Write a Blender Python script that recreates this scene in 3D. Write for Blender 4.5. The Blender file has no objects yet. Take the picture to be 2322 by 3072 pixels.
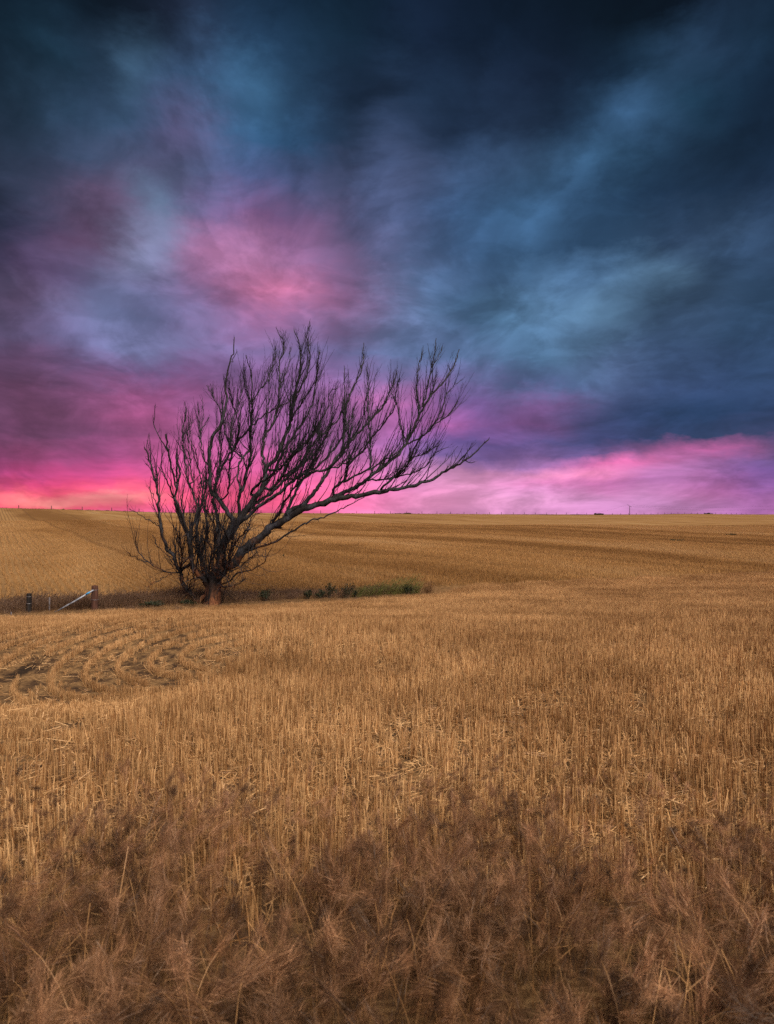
import bpy, math, random
import numpy as np
from mathutils import Vector, Matrix

R = math.radians
sc = bpy.context.scene
col = sc.collection
rng = np.random.default_rng(7)
random.seed(7)

# ------------------------------------------------------------------ camera
EYE = 1.6
F = 2048.0          # focal length in pixels of the 2322 x 3072 photograph (24 mm on a 36 mm tall frame)
cam = bpy.data.objects.new('camera', bpy.data.cameras.new('camera'))
col.objects.link(cam)
cam.location = (0, 0, EYE)
cam.rotation_euler = (R(90), 0, 0)
cam.data.sensor_fit = 'VERTICAL'
cam.data.sensor_height = 36
cam.data.sensor_width = 27.2
cam.data.lens = 24
cam.data.clip_end = 30000
cam.data.clip_start = 0.05
cam.data.dof.use_dof = True
cam.data.dof.focus_distance = 14
cam.data.dof.aperture_fstop = 4.0
sc.camera = cam

# ------------------------------------------------------------------ exposure
EXPOSURE = 2.1
sc.view_settings.view_transform = 'Standard'
sc.view_settings.look = 'None'
sc.view_settings.gamma = 1
sc.view_settings.exposure = EXPOSURE
sc.view_settings.use_curve_mapping = False

# ------------------------------------------------------------------ sun behind the overcast
SUN_EL, SUN_AZ = 48.0, 150.0      # azimuth clockwise from the viewing direction (+Y)
sun = bpy.data.objects.new('sun', bpy.data.lights.new('sun', 'SUN'))
col.objects.link(sun)
sun.data.energy = 1.5
sun.data.angle = R(40)
sun.data.color = (1.0, 0.89, 0.77)
_d = Vector((math.sin(R(SUN_AZ)) * math.cos(R(SUN_EL)), math.cos(R(SUN_AZ)) * math.cos(R(SUN_EL)), math.sin(R(SUN_EL))))
sun.rotation_euler = _d.to_track_quat('Z', 'Y').to_euler()
sun.location = (0, 0, 30)


# ------------------------------------------------------------------ node helpers
def s2l(c):
    c = c / 255.0
    return c / 12.92 if c <= 0.04045 else ((c + 0.055) / 1.055) ** 2.4


def lin(rgb, k=1.0):
    return tuple(s2l(c) * k for c in rgb) + (1.0,)


class NT:
    """thin wrapper for building node trees"""
    def __init__(self, tree):
        self.t = tree

    def n(self, typ, **kw):
        nd = self.t.nodes.new(typ)
        for k, v in kw.items():
            if k.startswith('i_'):
                key = k[2:]
                key = int(key) if key.isdigit() else key.replace('_', ' ')
                self.put(nd.inputs[key], v)
            else:
                setattr(nd, k, v)
        return nd

    def put(self, sock, v):
        if isinstance(v, bpy.types.NodeSocket):
            self.t.links.new(v, sock)
        elif isinstance(v, bpy.types.Node):
            self.t.links.new(v.outputs[0], sock)
        else:
            sock.default_value = v

    def math(self, op, a, b=None, c=None, clamp=False):
        nd = self.t.nodes.new('ShaderNodeMath')
        nd.operation = op
        nd.use_clamp = clamp
        for i, v in enumerate((a, b, c)):
            if v is not None:
                self.put(nd.inputs[i], v)
        return nd.outputs[0]

    def mix(self, fac, a, b, blend='MIX'):
        nd = self.t.nodes.new('ShaderNodeMix')
        nd.data_type = 'RGBA'
        nd.blend_type = blend
        self.put(nd.inputs[0], fac)
        self.put(nd.inputs[6], a)
        self.put(nd.inputs[7], b)
        return nd.outputs[2]

    def rng(self, v, a, b, c=0.0, d=1.0, smooth=False):
        nd = self.t.nodes.new('ShaderNodeMapRange')
        if smooth:
            nd.interpolation_type = 'SMOOTHSTEP'
        for i, x in enumerate((v, a, b, c, d)):
            self.put(nd.inputs[i], x)
        return nd.outputs[0]

    def vec(self, x, y, z=0.0):
        nd = self.t.nodes.new('ShaderNodeCombineXYZ')
        for i, v in enumerate((x, y, z)):
            self.put(nd.inputs[i], v)
        return nd.outputs[0]

    def noise(self, vec, scale, detail=4, rough=0.5, dim='3D', dist=0.0, color=False):
        nd = self.t.nodes.new('ShaderNodeTexNoise')
        nd.noise_dimensions = dim
        if vec is not None:
            self.put(nd.inputs['W' if dim == '1D' else 'Vector'], vec)
        nd.inputs['Scale'].default_value = scale
        nd.inputs['Detail'].default_value = detail
        nd.inputs['Roughness'].default_value = rough
        nd.inputs['Distortion'].default_value = dist
        return nd.outputs[1 if color else 0]


# ------------------------------------------------------------------ the sky: storm cloud over a pink dusk
def px_dir(px, py):
    """direction of the sky seen at a place of the photograph -> azimuth, elevation in degrees"""
    u, v = (px - 1161) / F, (1536 - py) / F
    return math.degrees(math.atan(u)), math.degrees(math.atan(v / math.sqrt(1 + u * u)))


KS = 1.0 / (2 ** EXPOSURE)
S = 2322 / 1672.0

world = bpy.data.worlds.new('World')
sc.world = world
world.use_nodes = True
wt = world.node_tree
wt.nodes.clear()
w = NT(wt)
geo = w.n('ShaderNodeTexCoord').outputs['Generated']
sep = w.n('ShaderNodeSeparateXYZ', i_0=geo)
X, Y, Z = sep.outputs
az0 = w.math('DEGREES', w.math('ARCTAN2', X, Y))
el0 = w.math('DEGREES', w.math('ARCSINE', Z))
# cloud turbulence bends every layer
n1 = w.n('ShaderNodeSeparateXYZ', i_0=w.noise(geo, 3.0, 2, 0.5, color=True)).outputs
n2 = w.n('ShaderNodeSeparateXYZ', i_0=w.noise(w.vec(X, Y, w.math('MULTIPLY', Z, 2.0)), 9.0, 7, 0.64, color=True)).outputs
nearhor = w.rng(el0, 0, 12, 0.45, 1.0)


def warp(base, a, b, ka, kb):
    t = w.math('ADD', w.math('MULTIPLY', w.math('SUBTRACT', a, 0.5), ka), w.math('MULTIPLY', w.math('SUBTRACT', b, 0.5), kb))
    return w.math('ADD', base, w.math('MULTIPLY', t, nearhor))


az = warp(az0, n1[0], n2[0], 3.0, 5.5)
el = warp(el0, n1[1], n2[1], 2.5, 4.5)

# cloud colours, as banks laid over an overcast that is darkest overhead (places in the 1672-wide view)
STOPS = [(1535, (206, 128, 188)), (1480, (190, 118, 182)), (1420, (140, 98, 165)), (1340, (84, 80, 136)), (1230, (56, 70, 112)), (1000, (54, 82, 116)),
         (700, (40, 68, 100)), (430, (23, 47, 75)), (180, (10, 29, 49)), (-60, (5, 19, 33)), (-300, (5, 17, 30))]
BLOBS = [
    (130, 850, 300, 110, (100, 68, 104), .6),
    # storm bank overhead, with lens vignetting painted into its upper corners
    (1400, 20, 420, 150, (3, 13, 23), .92), (880, 50, 260, 110, (9, 26, 45), .8), (180, 30, 130, 90, (10, 27, 40), .8),
    (15, 190, 80, 170, (5, 18, 28), .85), (90, 110, 70, 90, (26, 56, 76), .6), (420, 190, 280, 110, (46, 84, 118), .75),
    (290, 130, 35, 45, (62, 108, 138), .7), (545, 190, 50, 40, (58, 104, 142), .3), (230, 190, 70, 90, (30, 55, 78), .6),
    (1150, 215, 260, 110, (18, 36, 60), .75, 18), (1580, 300, 150, 140, (17, 42, 62), .8), (700, 290, 150, 130, (34, 58, 88), .6),
    (1240, 360, 330, 62, (52, 92, 132), .85, 32), (1560, 160, 160, 45, (26, 62, 90), .7, 34),
    (1010, 480, 140, 90, (54, 92, 138), .5, 38), (1330, 490, 260, 75, (27, 54, 84), .75, 20), (1590, 480, 130, 60, (34, 58, 90), .5),
    (1010, 620, 110, 70, (42, 70, 106), .55, 40), (1230, 660, 200, 80, (78, 120, 160), .8, 20), (1350, 640, 120, 42, (100, 146, 188), .85, 28),
    (1180, 640, 90, 55, (84, 124, 168), .6, 30), (1560, 600, 140, 60, (54, 84, 120), .6), (1560, 690, 130, 45, (62, 92, 128), .6, 10),
    (1450, 770, 200, 60, (46, 70, 110), .7), (1250, 800, 170, 45, (62, 82, 126), .6),
    (860, 640, 120, 190, (98, 122, 168), .75), (790, 420, 80, 130, (62, 88, 132), .6), (860, 480, 60, 150, (84, 104, 152), .4),
    (0, 20, 130, 130, (3, 12, 19), .85), (1672, 40, 130, 200, (3, 13, 22), .8), (1660, 330, 90, 160, (12, 32, 50), .6),  # dark corner blobs stand in for lens vignetting
    # the left: slate, mauve and rose
    (120, 420, 260, 150, (52, 60, 92), .55), (390, 310, 85, 42, (104, 66, 108), .8, 12), (500, 430, 150, 55, (84, 78, 124), .6),
    (10, 470, 60, 110, (34, 38, 60), .7), (190, 480, 130, 62, (116, 76, 112), .5, 10), (60, 590, 130, 60, (74, 62, 100), .7), (170, 600, 140, 45, (84, 66, 108), .6),
    (600, 470, 170, 70, (128, 84, 134), .7), (560, 590, 210, 88, (152, 102, 152), .85, -12), (570, 580, 110, 40, (172, 124, 172), .7, -14), (620, 628, 80, 26, (206, 112, 156), .3, -14),
    (440, 558, 80, 30, (196, 112, 160), .65, -10), (720, 570, 120, 110, (146, 104, 158), .6), (530, 690, 170, 40, (128, 86, 136), .75),
    (315, 540, 58, 50, (134, 148, 190), .9), (350, 462, 48, 22, (98, 130, 166), .85), (290, 480, 40, 24, (70, 98, 130), .5),
    (300, 670, 190, 45, (74, 88, 130), .8), (100, 680, 130, 45, (108, 86, 134), .6), (370, 735, 170, 48, (104, 124, 168), .8), (150, 745, 150, 40, (92, 92, 138), .7),
    (560, 760, 160, 50, (112, 96, 146), .6), (120, 820, 260, 45, (84, 62, 96), .85),
    (110, 890, 260, 55, (96, 60, 92), .85), (340, 890, 130, 45, (178, 80, 132), .75), (90, 955, 250, 40, (122, 58, 96), .85), (330, 965, 140, 40, (172, 80, 136), .7), (120, 1005, 260, 30, (176, 76, 120), .7),
    (600, 880, 240, 110, (178, 98, 160), .75), (560, 1000, 240, 90, (214, 96, 160), .8), (870, 890, 120, 52, (218, 106, 168), .8), (770, 960, 140, 70, (196, 110, 176), .7),
    # right: violet belly of the cloud, lit lower edge
    (1000, 820, 130, 55, (116, 100, 156), .6), (1010, 885, 110, 45, (106, 86, 152), .7), (968, 912, 45, 30, (214, 104, 166), .85), (1150, 890, 110, 36, (134, 80, 142), .85, 6),
    (1060, 960, 120, 60, (98, 86, 154), .8), (1380, 890, 280, 58, (46, 62, 102), .9), (1550, 900, 170, 60, (42, 58, 98), .85), (1250, 965, 200, 38, (72, 78, 134), .85, 4),
]
# the glow along the horizon, under the cloud's edge
LOW = [
    (1250, 1050, 420, 52, (222, 142, 196), .9, 5), (1050, 1030, 130, 34, (236, 156, 198), .8), (1210, 1022, 150, 15, (250, 146, 194), .85, 8), (1370, 992, 170, 16, (240, 118, 180), .85, 8),
    (1530, 972, 110, 16, (214, 104, 170), .8), (1640, 1010, 80, 45, (138, 82, 150), .7), (1550, 1045, 90, 34, (222, 118, 178), .75), (1470, 1085, 200, 22, (190, 126, 182), .7), (1400, 1035, 120, 18, (184, 124, 180), .6), (1130, 1000, 60, 20, (150, 120, 178), .6),
    (1000, 1085, 200, 34, (240, 150, 204), .7), (600, 1075, 240, 60, (255, 100, 152), .9), (530, 1085, 120, 40, (255, 84, 132), .7),
    (150, 1062, 330, 48, (232, 70, 118), .92), (300, 1075, 140, 30, (255, 112, 142), .8), (110, 1084, 190, 24, (255, 90, 118), .9), (105, 1078, 80, 14, (255, 152, 150), .85),
    (255, 1076, 70, 13, (255, 158, 156), .75), (35, 1062, 70, 12, (255, 142, 150), .65),
]


# broad tones of the cloud cover: rows by height, columns across
TONE_X = [60, 300, 550, 800, 1050, 1300, 1550, 1800, 2050, 2260]
TONE_Y = [100, 300, 500, 700, 900, 1100, 1300, 1430, 1500]
TONES = [
    [(20, 46, 64), (17, 33, 48), (38, 50, 75), (34, 64, 92), (18, 44, 66), (20, 35, 60), (14, 32, 54), (8, 26, 40), (10, 26, 42), (18, 38, 60)],
    [(32, 52, 72), (45, 68, 95), (62, 92, 132), (55, 100, 140), (28, 48, 75), (38, 56, 86), (28, 44, 70), (28, 54, 82), (27, 58, 82), (18, 42, 66)],
    [(48, 58, 82), (72, 80, 112), (88, 85, 120), (66, 96, 138), (68, 82, 118), (58, 75, 110), (52, 80, 115), (45, 85, 118), (26, 52, 78), (18, 38, 62)],
    [(50, 48, 75), (102, 78, 110), (110, 105, 145), (130, 90, 135), (112, 105, 150), (72, 95, 140), (55, 95, 135), (40, 72, 105), (40, 62, 92), (42, 65, 95)],
    [(100, 78, 112), (100, 105, 145), (125, 110, 158), (190, 112, 160), (150, 112, 160), (90, 118, 162), (75, 112, 150), (88, 128, 170), (60, 88, 120), (48, 78, 112)],
    [(105, 70, 105), (118, 92, 138), (125, 100, 150), (135, 105, 160), (130, 115, 170), (110, 115, 165), (90, 110, 155), (85, 108, 150), (62, 85, 125), (50, 75, 112)],
    [(120, 62, 100), (142, 76, 122), (178, 88, 144), (174, 98, 160), (176, 104, 168), (150, 95, 165), (115, 85, 145), (65, 72, 120), (55, 70, 112), (65, 68, 108)],
    [(195, 70, 125), (215, 75, 135), (245, 95, 155), (255, 100, 165), (245, 120, 180), (230, 150, 205), (215, 140, 200), (225, 120, 185), (195, 120, 185), (130, 85, 150)],
    [(255, 95, 125), (255, 110, 140), (255, 95, 140), (255, 100, 150), (255, 125, 180), (245, 155, 205), (235, 160, 210), (215, 145, 200), (205, 135, 190), (180, 110, 175)],
]


STREAKS = [
    (1240, 370, 380, 42, (62, 104, 148), .6, 33), (1090, 215, 330, 52, (12, 28, 50), .55, 33), (1330, 500, 280, 44, (22, 47, 74), .6, 22), (1370, 640, 150, 30, (112, 158, 198), .55, 28),
    (1180, 690, 120, 26, (96, 136, 178), .45, 24), (1560, 170, 180, 26, (28, 66, 94), .6, 33), (800, 430, 36, 120, (78, 100, 148), .5, -6), (300, 170, 28, 80, (74, 118, 156), .5), (180, 640, 190, 16, (70, 66, 100), .5),
    (300, 690, 170, 14, (66, 80, 118), .5), (1150, 893, 110, 22, (140, 80, 140), .6), (1560, 800, 150, 18, (36, 56, 92), .5), (120, 930, 220, 12, (92, 54, 86), .5), (330, 560, 40, 34, (136, 152, 196), .5),
    (105, 1079, 90, 9, (255, 176, 166), .7), (255, 1076, 80, 8, (255, 164, 160), .6), (1210, 1018, 150, 9, (255, 160, 204), .6), (1370, 988, 150, 9, (244, 120, 180), .6), (1530, 968, 100, 9, (220, 104, 168), .6),
]


def toned(A, E):
    """bring the banks to the broad tones"""
    raw = bank_colour(A, E)
    u = np.tan(np.radians(A))
    px = 1161 + F * u
    py = 1536 - F * np.tan(np.radians(E)) * np.sqrt(1 + u * u)
    gx, gy = np.meshgrid(TONE_X, TONE_Y)
    gu = (gx - 1161) / F
    gA = np.degrees(np.arctan(gu))
    gE = np.degrees(np.arctan((1536 - gy) / F / np.sqrt(1 + gu * gu)))
    # local mean of the banks round each tone point
    mean = sum(bank_colour(gA + a, np.maximum(gE + e, 0)) for a in (-1.6, 0, 1.6) for e in (-0.8, 0, 0.8)) / 9
    want = np.array([[lin(c, KS)[:3] for c in row] for row in TONES])
    ratio = np.clip(want / np.maximum(mean, 1e-5), 0.4, 2.2)
    ix = np.clip(np.interp(px, TONE_X, np.arange(len(TONE_X))), 0, len(TONE_X) - 1.001)
    iy = np.clip(np.interp(py, TONE_Y, np.arange(len(TONE_Y))), 0, len(TONE_Y) - 1.001)
    i0, j0 = ix.astype(int), iy.astype(int)
    fx, fy = (ix - i0)[..., None], (iy - j0)[..., None]
    fx, fy = fx * fx * (3 - 2 * fx), fy * fy * (3 - 2 * fy)
    r = (ratio[j0, i0] * (1 - fx) + ratio[j0, i0 + 1] * fx) * (1 - fy) + (ratio[j0 + 1, i0] * (1 - fx) + ratio[j0 + 1, i0 + 1] * fx) * fy
    return lay(raw * r, A, E, STREAKS)


def bank_colour(A, E):
    es = [px_dir(1161, py)[1] for py, c in STOPS]
    cols = np.array([lin(c, KS)[:3] for py, c in STOPS])
    out = np.stack([np.interp(E, es, cols[:, q]) for q in range(3)], -1)
    return lay(out, A, E, BLOBS + LOW)


def lay(out, A, E, banks):
    for b in banks:
        sx, sy, rx, ry, rgb, k = b[:6]
        rot = R(-(b[6] if len(b) > 6 else 0))
        a, e = px_dir(sx * S, sy * S)
        da = abs(px_dir((sx + rx) * S, sy * S)[0] - px_dir((sx - rx) * S, sy * S)[0]) / 2
        de = abs(px_dir(sx * S, (sy + ry) * S)[1] - px_dir(sx * S, (sy - ry) * S)[1]) / 2
        ua, ue = A - a, E - e
        ga = (ua * math.cos(rot) - ue * math.sin(rot)) / da * 1.05
        ge = (ua * math.sin(rot) + ue * math.cos(rot)) / de * 1.05
        f = (k * np.exp(-(ga * ga + ge * ge)))[..., None]
        out = out * (1 - f) + np.array(lin(rgb, KS)[:3]) * f
    return out


# the same banks go on round the horizon, mirrored every 60 degrees
fold = w.math('PINGPONG', w.math('ADD', az, 30.0 + 240.0), 60.0)
fac_a = w.math('DIVIDE', fold, 60.0)
ROWS = [1536, 1522, 1508, 1494, 1478, 1460, 1440, 1416, 1390, 1360, 1320, 1270, 1210, 1140, 1060, 970, 880, 780, 670, 550, 420, 280, 130, -20, -220]
cur, prev = None, None
for py in ROWS:
    e = px_dir(1161, py)[1]
    rp = w.n('ShaderNodeValToRGB', i_0=fac_a)
    cr = rp.color_ramp
    cr.interpolation = 'B_SPLINE'
    A = np.linspace(-30, 30, 32)
    cc = toned(A, np.full(32, max(e, 0.0)))
    for q in range(32):
        elt = cr.elements[q] if q < 2 else cr.elements.new(q / 31.0)
        elt.position = q / 31.0
    for q in range(32):
        cr.elements[q].position = q / 31.0
        cr.elements[q].color = (*cc[q], 1.0)
    if cur is None:
        cur = rp.outputs[0]
    else:
        cur = w.mix(w.rng(el, prev, e), cur, rp.outputs[0])
    prev = e

# the cloud deck overhead, seen in perspective: torn billows, and long streaks drawn out along the wind
deck = w.math('ADD', w.math('MAXIMUM', Z, 0.0), 0.30)
ux, uy = w.math('DIVIDE', X, deck), w.math('DIVIDE', Y, deck)
ux = w.math('ADD', ux, w.math('MULTIPLY', uy, 0.07))
det = w.noise(w.vec(w.math('MULTIPLY', ux, 1.0), w.math('MULTIPLY', uy, 0.8)), 2.9, 9, 0.6, dist=0.6)
cur = w.mix(1.0, cur, w.rng(det, 0.36, 0.64, 0.76, 1.22, smooth=True), 'MULTIPLY')
rag = w.noise(w.vec(ux, uy, 4.0), 6.5, 7, 0.6, dist=0.5)
cur = w.mix(w.rng(el0, 4, 12, 0.25, 1.0), cur, w.mix(1.0, cur, w.rng(rag, 0.42, 0.60, 0.90, 1.11, smooth=True), 'MULTIPLY'))
st = w.noise(w.vec(w.math('ADD', w.math('MULTIPLY', ux, 4.2), w.math('MULTIPLY', w.math('SUBTRACT', det, 0.5), 1.5)), w.math('MULTIPLY', uy, 0.40), 1.7), 1.0, 3, 0.5)
sw = w.rng(el0, 6, 20, 0.15, 1.0, smooth=True)
smul = w.math('ADD', 0.97, w.math('MULTIPLY', sw, w.rng(st, 0.3, 0.7, -0.42, 0.42)))
cur = w.mix(1.0, cur, smul, 'MULTIPLY')
# thin level bars of cloud low down
bars = w.noise(w.vec(X, Y, w.math('MULTIPLY', Z, 7.0)), 7.0, 6, 0.62)
cur = w.mix(w.rng(el0, 3, 13, 1.0, 0.25), cur, w.mix(1.0, cur, w.rng(bars, 0.32, 0.68, 0.86, 1.13), 'MULTIPLY'))
cur = w.n('ShaderNodeHueSaturation', i_Saturation=w.rng(el0, 8, 16, 1.0, 0.96), i_Value=0.95, i_Color=cur).outputs[0]
# below the horizon: nothing but dim haze
cur = w.mix(w.rng(el0, -0.6, -3.0, 0, 1), cur, (0.02, 0.018, 0.016, 1))

sky = w.n('ShaderNodeTexSky', sky_type='NISHITA', sun_disc=False, sun_elevation=R(SUN_EL), sun_rotation=R(SUN_AZ))
bg_cloud = w.n('ShaderNodeBackground', i_Color=cur, i_Strength=1.0)
bg_clear = w.n('ShaderNodeBackground', i_Color=sky.outputs[0], i_Strength=0.05)
mixbg = w.n('ShaderNodeMixShader', i_0=0.988, i_1=bg_clear.outputs[0], i_2=bg_cloud.outputs[0])   # next to no clear sky
w.n('ShaderNodeOutputWorld', i_0=mixbg.outputs[0])
world.cycles.sampling_method = 'MANUAL'
world.cycles.sample_map_resolution = 256
sc.cycles.use_denoising = False
sc.cycles.max_bounces = 5
sc.cycles.diffuse_bounces = 2
sc.cycles.glossy_bounces = 2
sc.cycles.transmission_bounces = 2
sc.cycles.transparent_max_bounces = 4
sc.cycles.caustics_reflective = False
sc.cycles.caustics_refractive = False


# ------------------------------------------------------------------ terrain: near field falls to a grassy dip, the far hillside climbs to a fence
CREST_X = [-400, -139, -124, -108.6, -91, -26, 67, 163, 230, 272, 356, 700]
CREST_Z = [4.5, 3.03, 2.6, 2.0, 1.32, 0.95, 0.22, -0.5, 0.05, -0.19, -1.16, -2.0]


def dip_line(x):
    return np.clip(27 + 0.4 * (np.clip(x, -60, 60) + 16), 15, 55)


def crest_line(x):
    return np.clip(353 + 0.772 * x, 150, 950)


def height(x, y):
    x = np.asarray(x, float)
    y = np.asarray(y, float)
    yv, yc = dip_line(x), crest_line(x)
    t = np.clip((y - 3.2) / (yv - 1.5 - 3.2), 0, 1)
    near = -2.45 * (t - np.sin(2 * np.pi * t) / (2 * np.pi) * 0.35)
    # a shallow hollow and a low swell beyond it, where the header turned
    near = near - 0.42 * np.exp(-((x + 4.4) / 3.2) ** 2 - ((y - 8.4) / 2.1) ** 2) + 0.38 * np.exp(-((x + 4.2) / 3.6) ** 2 - ((y - 13.4) / 2.3) ** 2)
    u = np.clip((y - yv - 1.0) / (yc - yv - 1.0), 0, None)
    u1 = np.minimum(u, 1)
    g = u1 * u1 / (u1 + 0.012) * 1.012
    zc = np.interp(x * 1.0, CREST_X, CREST_Z)
    swell = 0.35 * np.sin(x * 0.045 + y * 0.02) * np.sin(y * 0.035 + 1.0) + 0.18 * np.sin(x * 0.11 - y * 0.06)
    hill = (zc + 2.45) * g + swell * 4 * u1 * (1 - u1) * np.minimum(u1 * 6, 1)
    over = np.maximum(y - yc, 0)
    hill = hill - np.minimum(0.0006 * over * over, 0.05 * over)
    z = np.where(u > 0, -2.45 + hill, near)
    return np.maximum(z, -26.0) + 0.03 * np.sin(x * 1.3 + 0.7 * y) * np.sin(y * 0.9)


def gz(x, y):
    return float(height(x, y))


def ground_at(px, py):
    """where the line of sight through a place of the photograph meets the ground"""
    u, v = (px - 1161) / F, (1536 - py) / F
    ys = np.concatenate([np.arange(1.0, 60, 0.02), np.arange(60, 900, 0.25)])
    d = EYE + v * ys - height(u * ys, ys)
    k = int(np.argmax(d < 0)) if (d < 0).any() else len(ys) - 1
    y = ys[k]
    return Vector((u * y, y, gz(u * y, y)))


def at(px, py, y):
    """the point at forward distance y seen at a place of the photograph"""
    return Vector(((px - 1161) / F * y, y, EYE + (1536 - py) / F * y))


SCUFF = ground_at(70, 2012)      # bare earth where the header scuffed round


# ------------------------------------------------------------------ materials
def new_mat(name):
    m = bpy.data.materials.new(name)
    m.use_nodes = True
    m.node_tree.nodes.clear()
    return m, NT(m.node_tree)


def finish(m, t, colr, rough=0.8, bump=None, bstr=0.3, bdist=0.02, spec=0.25, trans=0.0, metal=0.0):
    p = t.n('ShaderNodeBsdfPrincipled')
    t.put(p.inputs['Base Color'], colr)
    t.put(p.inputs['Roughness'], rough)
    p.inputs['Specular IOR Level'].default_value = spec
    p.inputs['Metallic'].default_value = metal
    if bump is not None:
        b = t.n('ShaderNodeBump', i_Height=bump, i_Strength=bstr, i_Distance=bdist)
        t.put(p.inputs['Normal'], b.outputs[0])
    out = p.outputs[0]
    if trans:
        tr = t.n('ShaderNodeBsdfTranslucent', i_Color=colr)
        out = t.n('ShaderNodeMixShader', i_0=trans, i_1=p.outputs[0], i_2=tr.outputs[0]).outputs[0]
    t.n('ShaderNodeOutputMaterial', i_0=out)
    return m


def position(t):
    return t.n('ShaderNodeNewGeometry').outputs['Position']


def lane_colour(t, pos, dark, mid, pale):
    """harvester lanes run across the hillside; each pass left straw of another tone"""
    s = t.n('ShaderNodeSeparateXYZ', i_0=pos).outputs
    q = t.math('ADD', t.math('MULTIPLY', s[0], 0.86), t.math('MULTIPLY', s[1], 0.5))
    along = t.math('SUBTRACT', t.math('MULTIPLY', s[0], 0.5), t.math('MULTIPLY', s[1], 0.86))
    wob = t.noise(t.vec(s[0], s[1]), 0.02, 3, 0.5, dim='2D')
    q2 = t.math('ADD', q, t.math('MULTIPLY', t.math('SUBTRACT', wob, 0.5), 16.0))
    lane = t.noise(t.vec(t.math('MULTIPLY', q2, 0.10), t.math('MULTIPLY', along, 0.006)), 1.0, 3, 0.62, dim='2D')
    patch = t.noise(t.vec(s[0], t.math('MULTIPLY', s[1], 0.6)), 0.16, 5, 0.6, dim='2D')
    v = t.math('ADD', t.math('MULTIPLY', lane, 0.78), t.math('MULTIPLY', patch, 0.22))
    c = t.mix(t.rng(v, 0.36, 0.52), dark, mid)
    c = t.mix(t.rng(v, 0.52, 0.66), c, pale)
    # the sown lane on the far left lies paler, the pass beside it darker
    edge = t.rng(q2, 3.0, 8.5, 1.0, 0.0)
    c = t.mix(t.math('MULTIPLY', edge, 0.3), c, pale)
    band = t.math('MULTIPLY', t.rng(q2, 6.0, 11.0), t.rng(q2, 15.0, 30.0, 1.0, 0.0))
    c = t.mix(t.math('MULTIPLY', band, 0.62), c, t.mix(1.0, dark, (0.8, 0.76, 0.72, 1), 'MULTIPLY'))
    tram = t.rng(t.math('PINGPONG', t.math('ADD', q, t.math('MULTIPLY', wob, 2.0)), 5.5), 0.12, 0.5, 0.4, 0.0)
    c = t.mix(tram, c, (0.12, 0.06, 0.022, 1))
    return c, q, s


STRAW_D, STRAW_M, STRAW_P = (0.23, 0.115, 0.036, 1), (0.36, 0.195, 0.070, 1), (0.41, 0.245, 0.105, 1)


def ground_material():
    m, t = new_mat('field_soil_and_straw')
    pos = position(t)
    c, q, s = lane_colour(t, pos, STRAW_D, STRAW_M, STRAW_P)
    fine = t.noise(pos, 22.0, 5, 0.65)
    strawn = t.noise(t.vec(t.math('MULTIPLY', s[0], 1.0), t.math('MULTIPLY', s[1], 3.0)), 16.0, 4, 0.6, dim='2D')
    rows = t.math('SINE', t.math('MULTIPLY', q, 2 * math.pi / 0.8))
    left = t.math('MULTIPLY', t.rng(q, 5.0, 9.0, 1.0, 0.0), t.rng(s[1], 60, 75))
    c = t.mix(t.math('MULTIPLY', left, t.rng(rows, -0.2, 0.9, 0.0, 0.6)), c, (0.16, 0.085, 0.035, 1))
    c = t.mix(1.0, c, t.rng(fine, 0.3, 0.7, 0.72, 1.22), 'MULTIPLY')
    soil = t.mix(t.rng(fine, 0.35, 0.65), (0.028, 0.016, 0.010, 1), (0.075, 0.042, 0.022, 1))
    straw = t.mix(t.rng(strawn, 0.4, 0.6), (0.11, 0.06, 0.026, 1), (0.24, 0.14, 0.062, 1))
    near = t.mix(t.rng(t.noise(pos, 5.0, 5, 0.6), 0.40, 0.58), soil, straw)
    sx_ = t.math('DIVIDE', t.math('SUBTRACT', s[0], SCUFF.x), 0.13)
    sy_ = t.math('DIVIDE', t.math('SUBTRACT', s[1], SCUFF.y), 0.42)
    sd_ = t.math('ADD', t.math('ADD', t.math('MULTIPLY', sx_, sx_), t.math('MULTIPLY', sy_, sy_)), t.math('MULTIPLY', t.math('SUBTRACT', fine, 0.5), 3.0))
    near = t.mix(t.rng(sd_, 1.6, 0.3), near, (0.024, 0.015, 0.010, 1))
    far = t.rng(s[1], 60, 150)
    hillmix = t.mix(0.5, near, c)
    c = t.mix(far, hillmix, c)
    c = t.mix(t.rng(s[1], 26, 40), near, c)
    c = t.mix(t.rng(s[1], 60, 160), c, t.mix(1.0, c, (0.74, 0.74, 0.74, 1), 'MULTIPLY'))  # self-shadow of unmodelled distant stubble, put into the ground colour
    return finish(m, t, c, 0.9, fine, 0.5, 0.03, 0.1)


def straw_material(name, lanes=False, base=((0.24, 0.105, 0.034, 1), (0.74, 0.47, 0.225, 1)), rough=0.45, patch=0.35, trans=0.15, vary=(0.85, 1.12)):
    m, t = new_mat(name)
    g = t.n('ShaderNodeNewGeometry')
    isl, pos = g.outputs['Random Per Island'], g.outputs['Position']
    rnd = t.n('ShaderNodeObjectInfo').outputs['Random']
    if lanes:
        c, q, s = lane_colour(t, pos, STRAW_D, STRAW_M, STRAW_P)
        c = t.mix(1.0, c, t.rng(isl, 0, 1, 0.55, 1.5), 'MULTIPLY')
    else:
        c = t.mix(isl, base[0], base[1])
        n = t.noise(pos, patch, 4, 0.6)
        c = t.mix(1.0, c, t.mix(t.rng(n, 0.35, 0.65), (0.68, 0.60, 0.53, 1), (1.26, 1.25, 1.24, 1)), 'MULTIPLY')
        c = t.mix(1.0, c, t.rng(rnd, 0, 1, vary[0], vary[1]), 'MULTIPLY')
    return finish(m, t, c, rough, spec=0.3, trans=trans)


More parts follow.
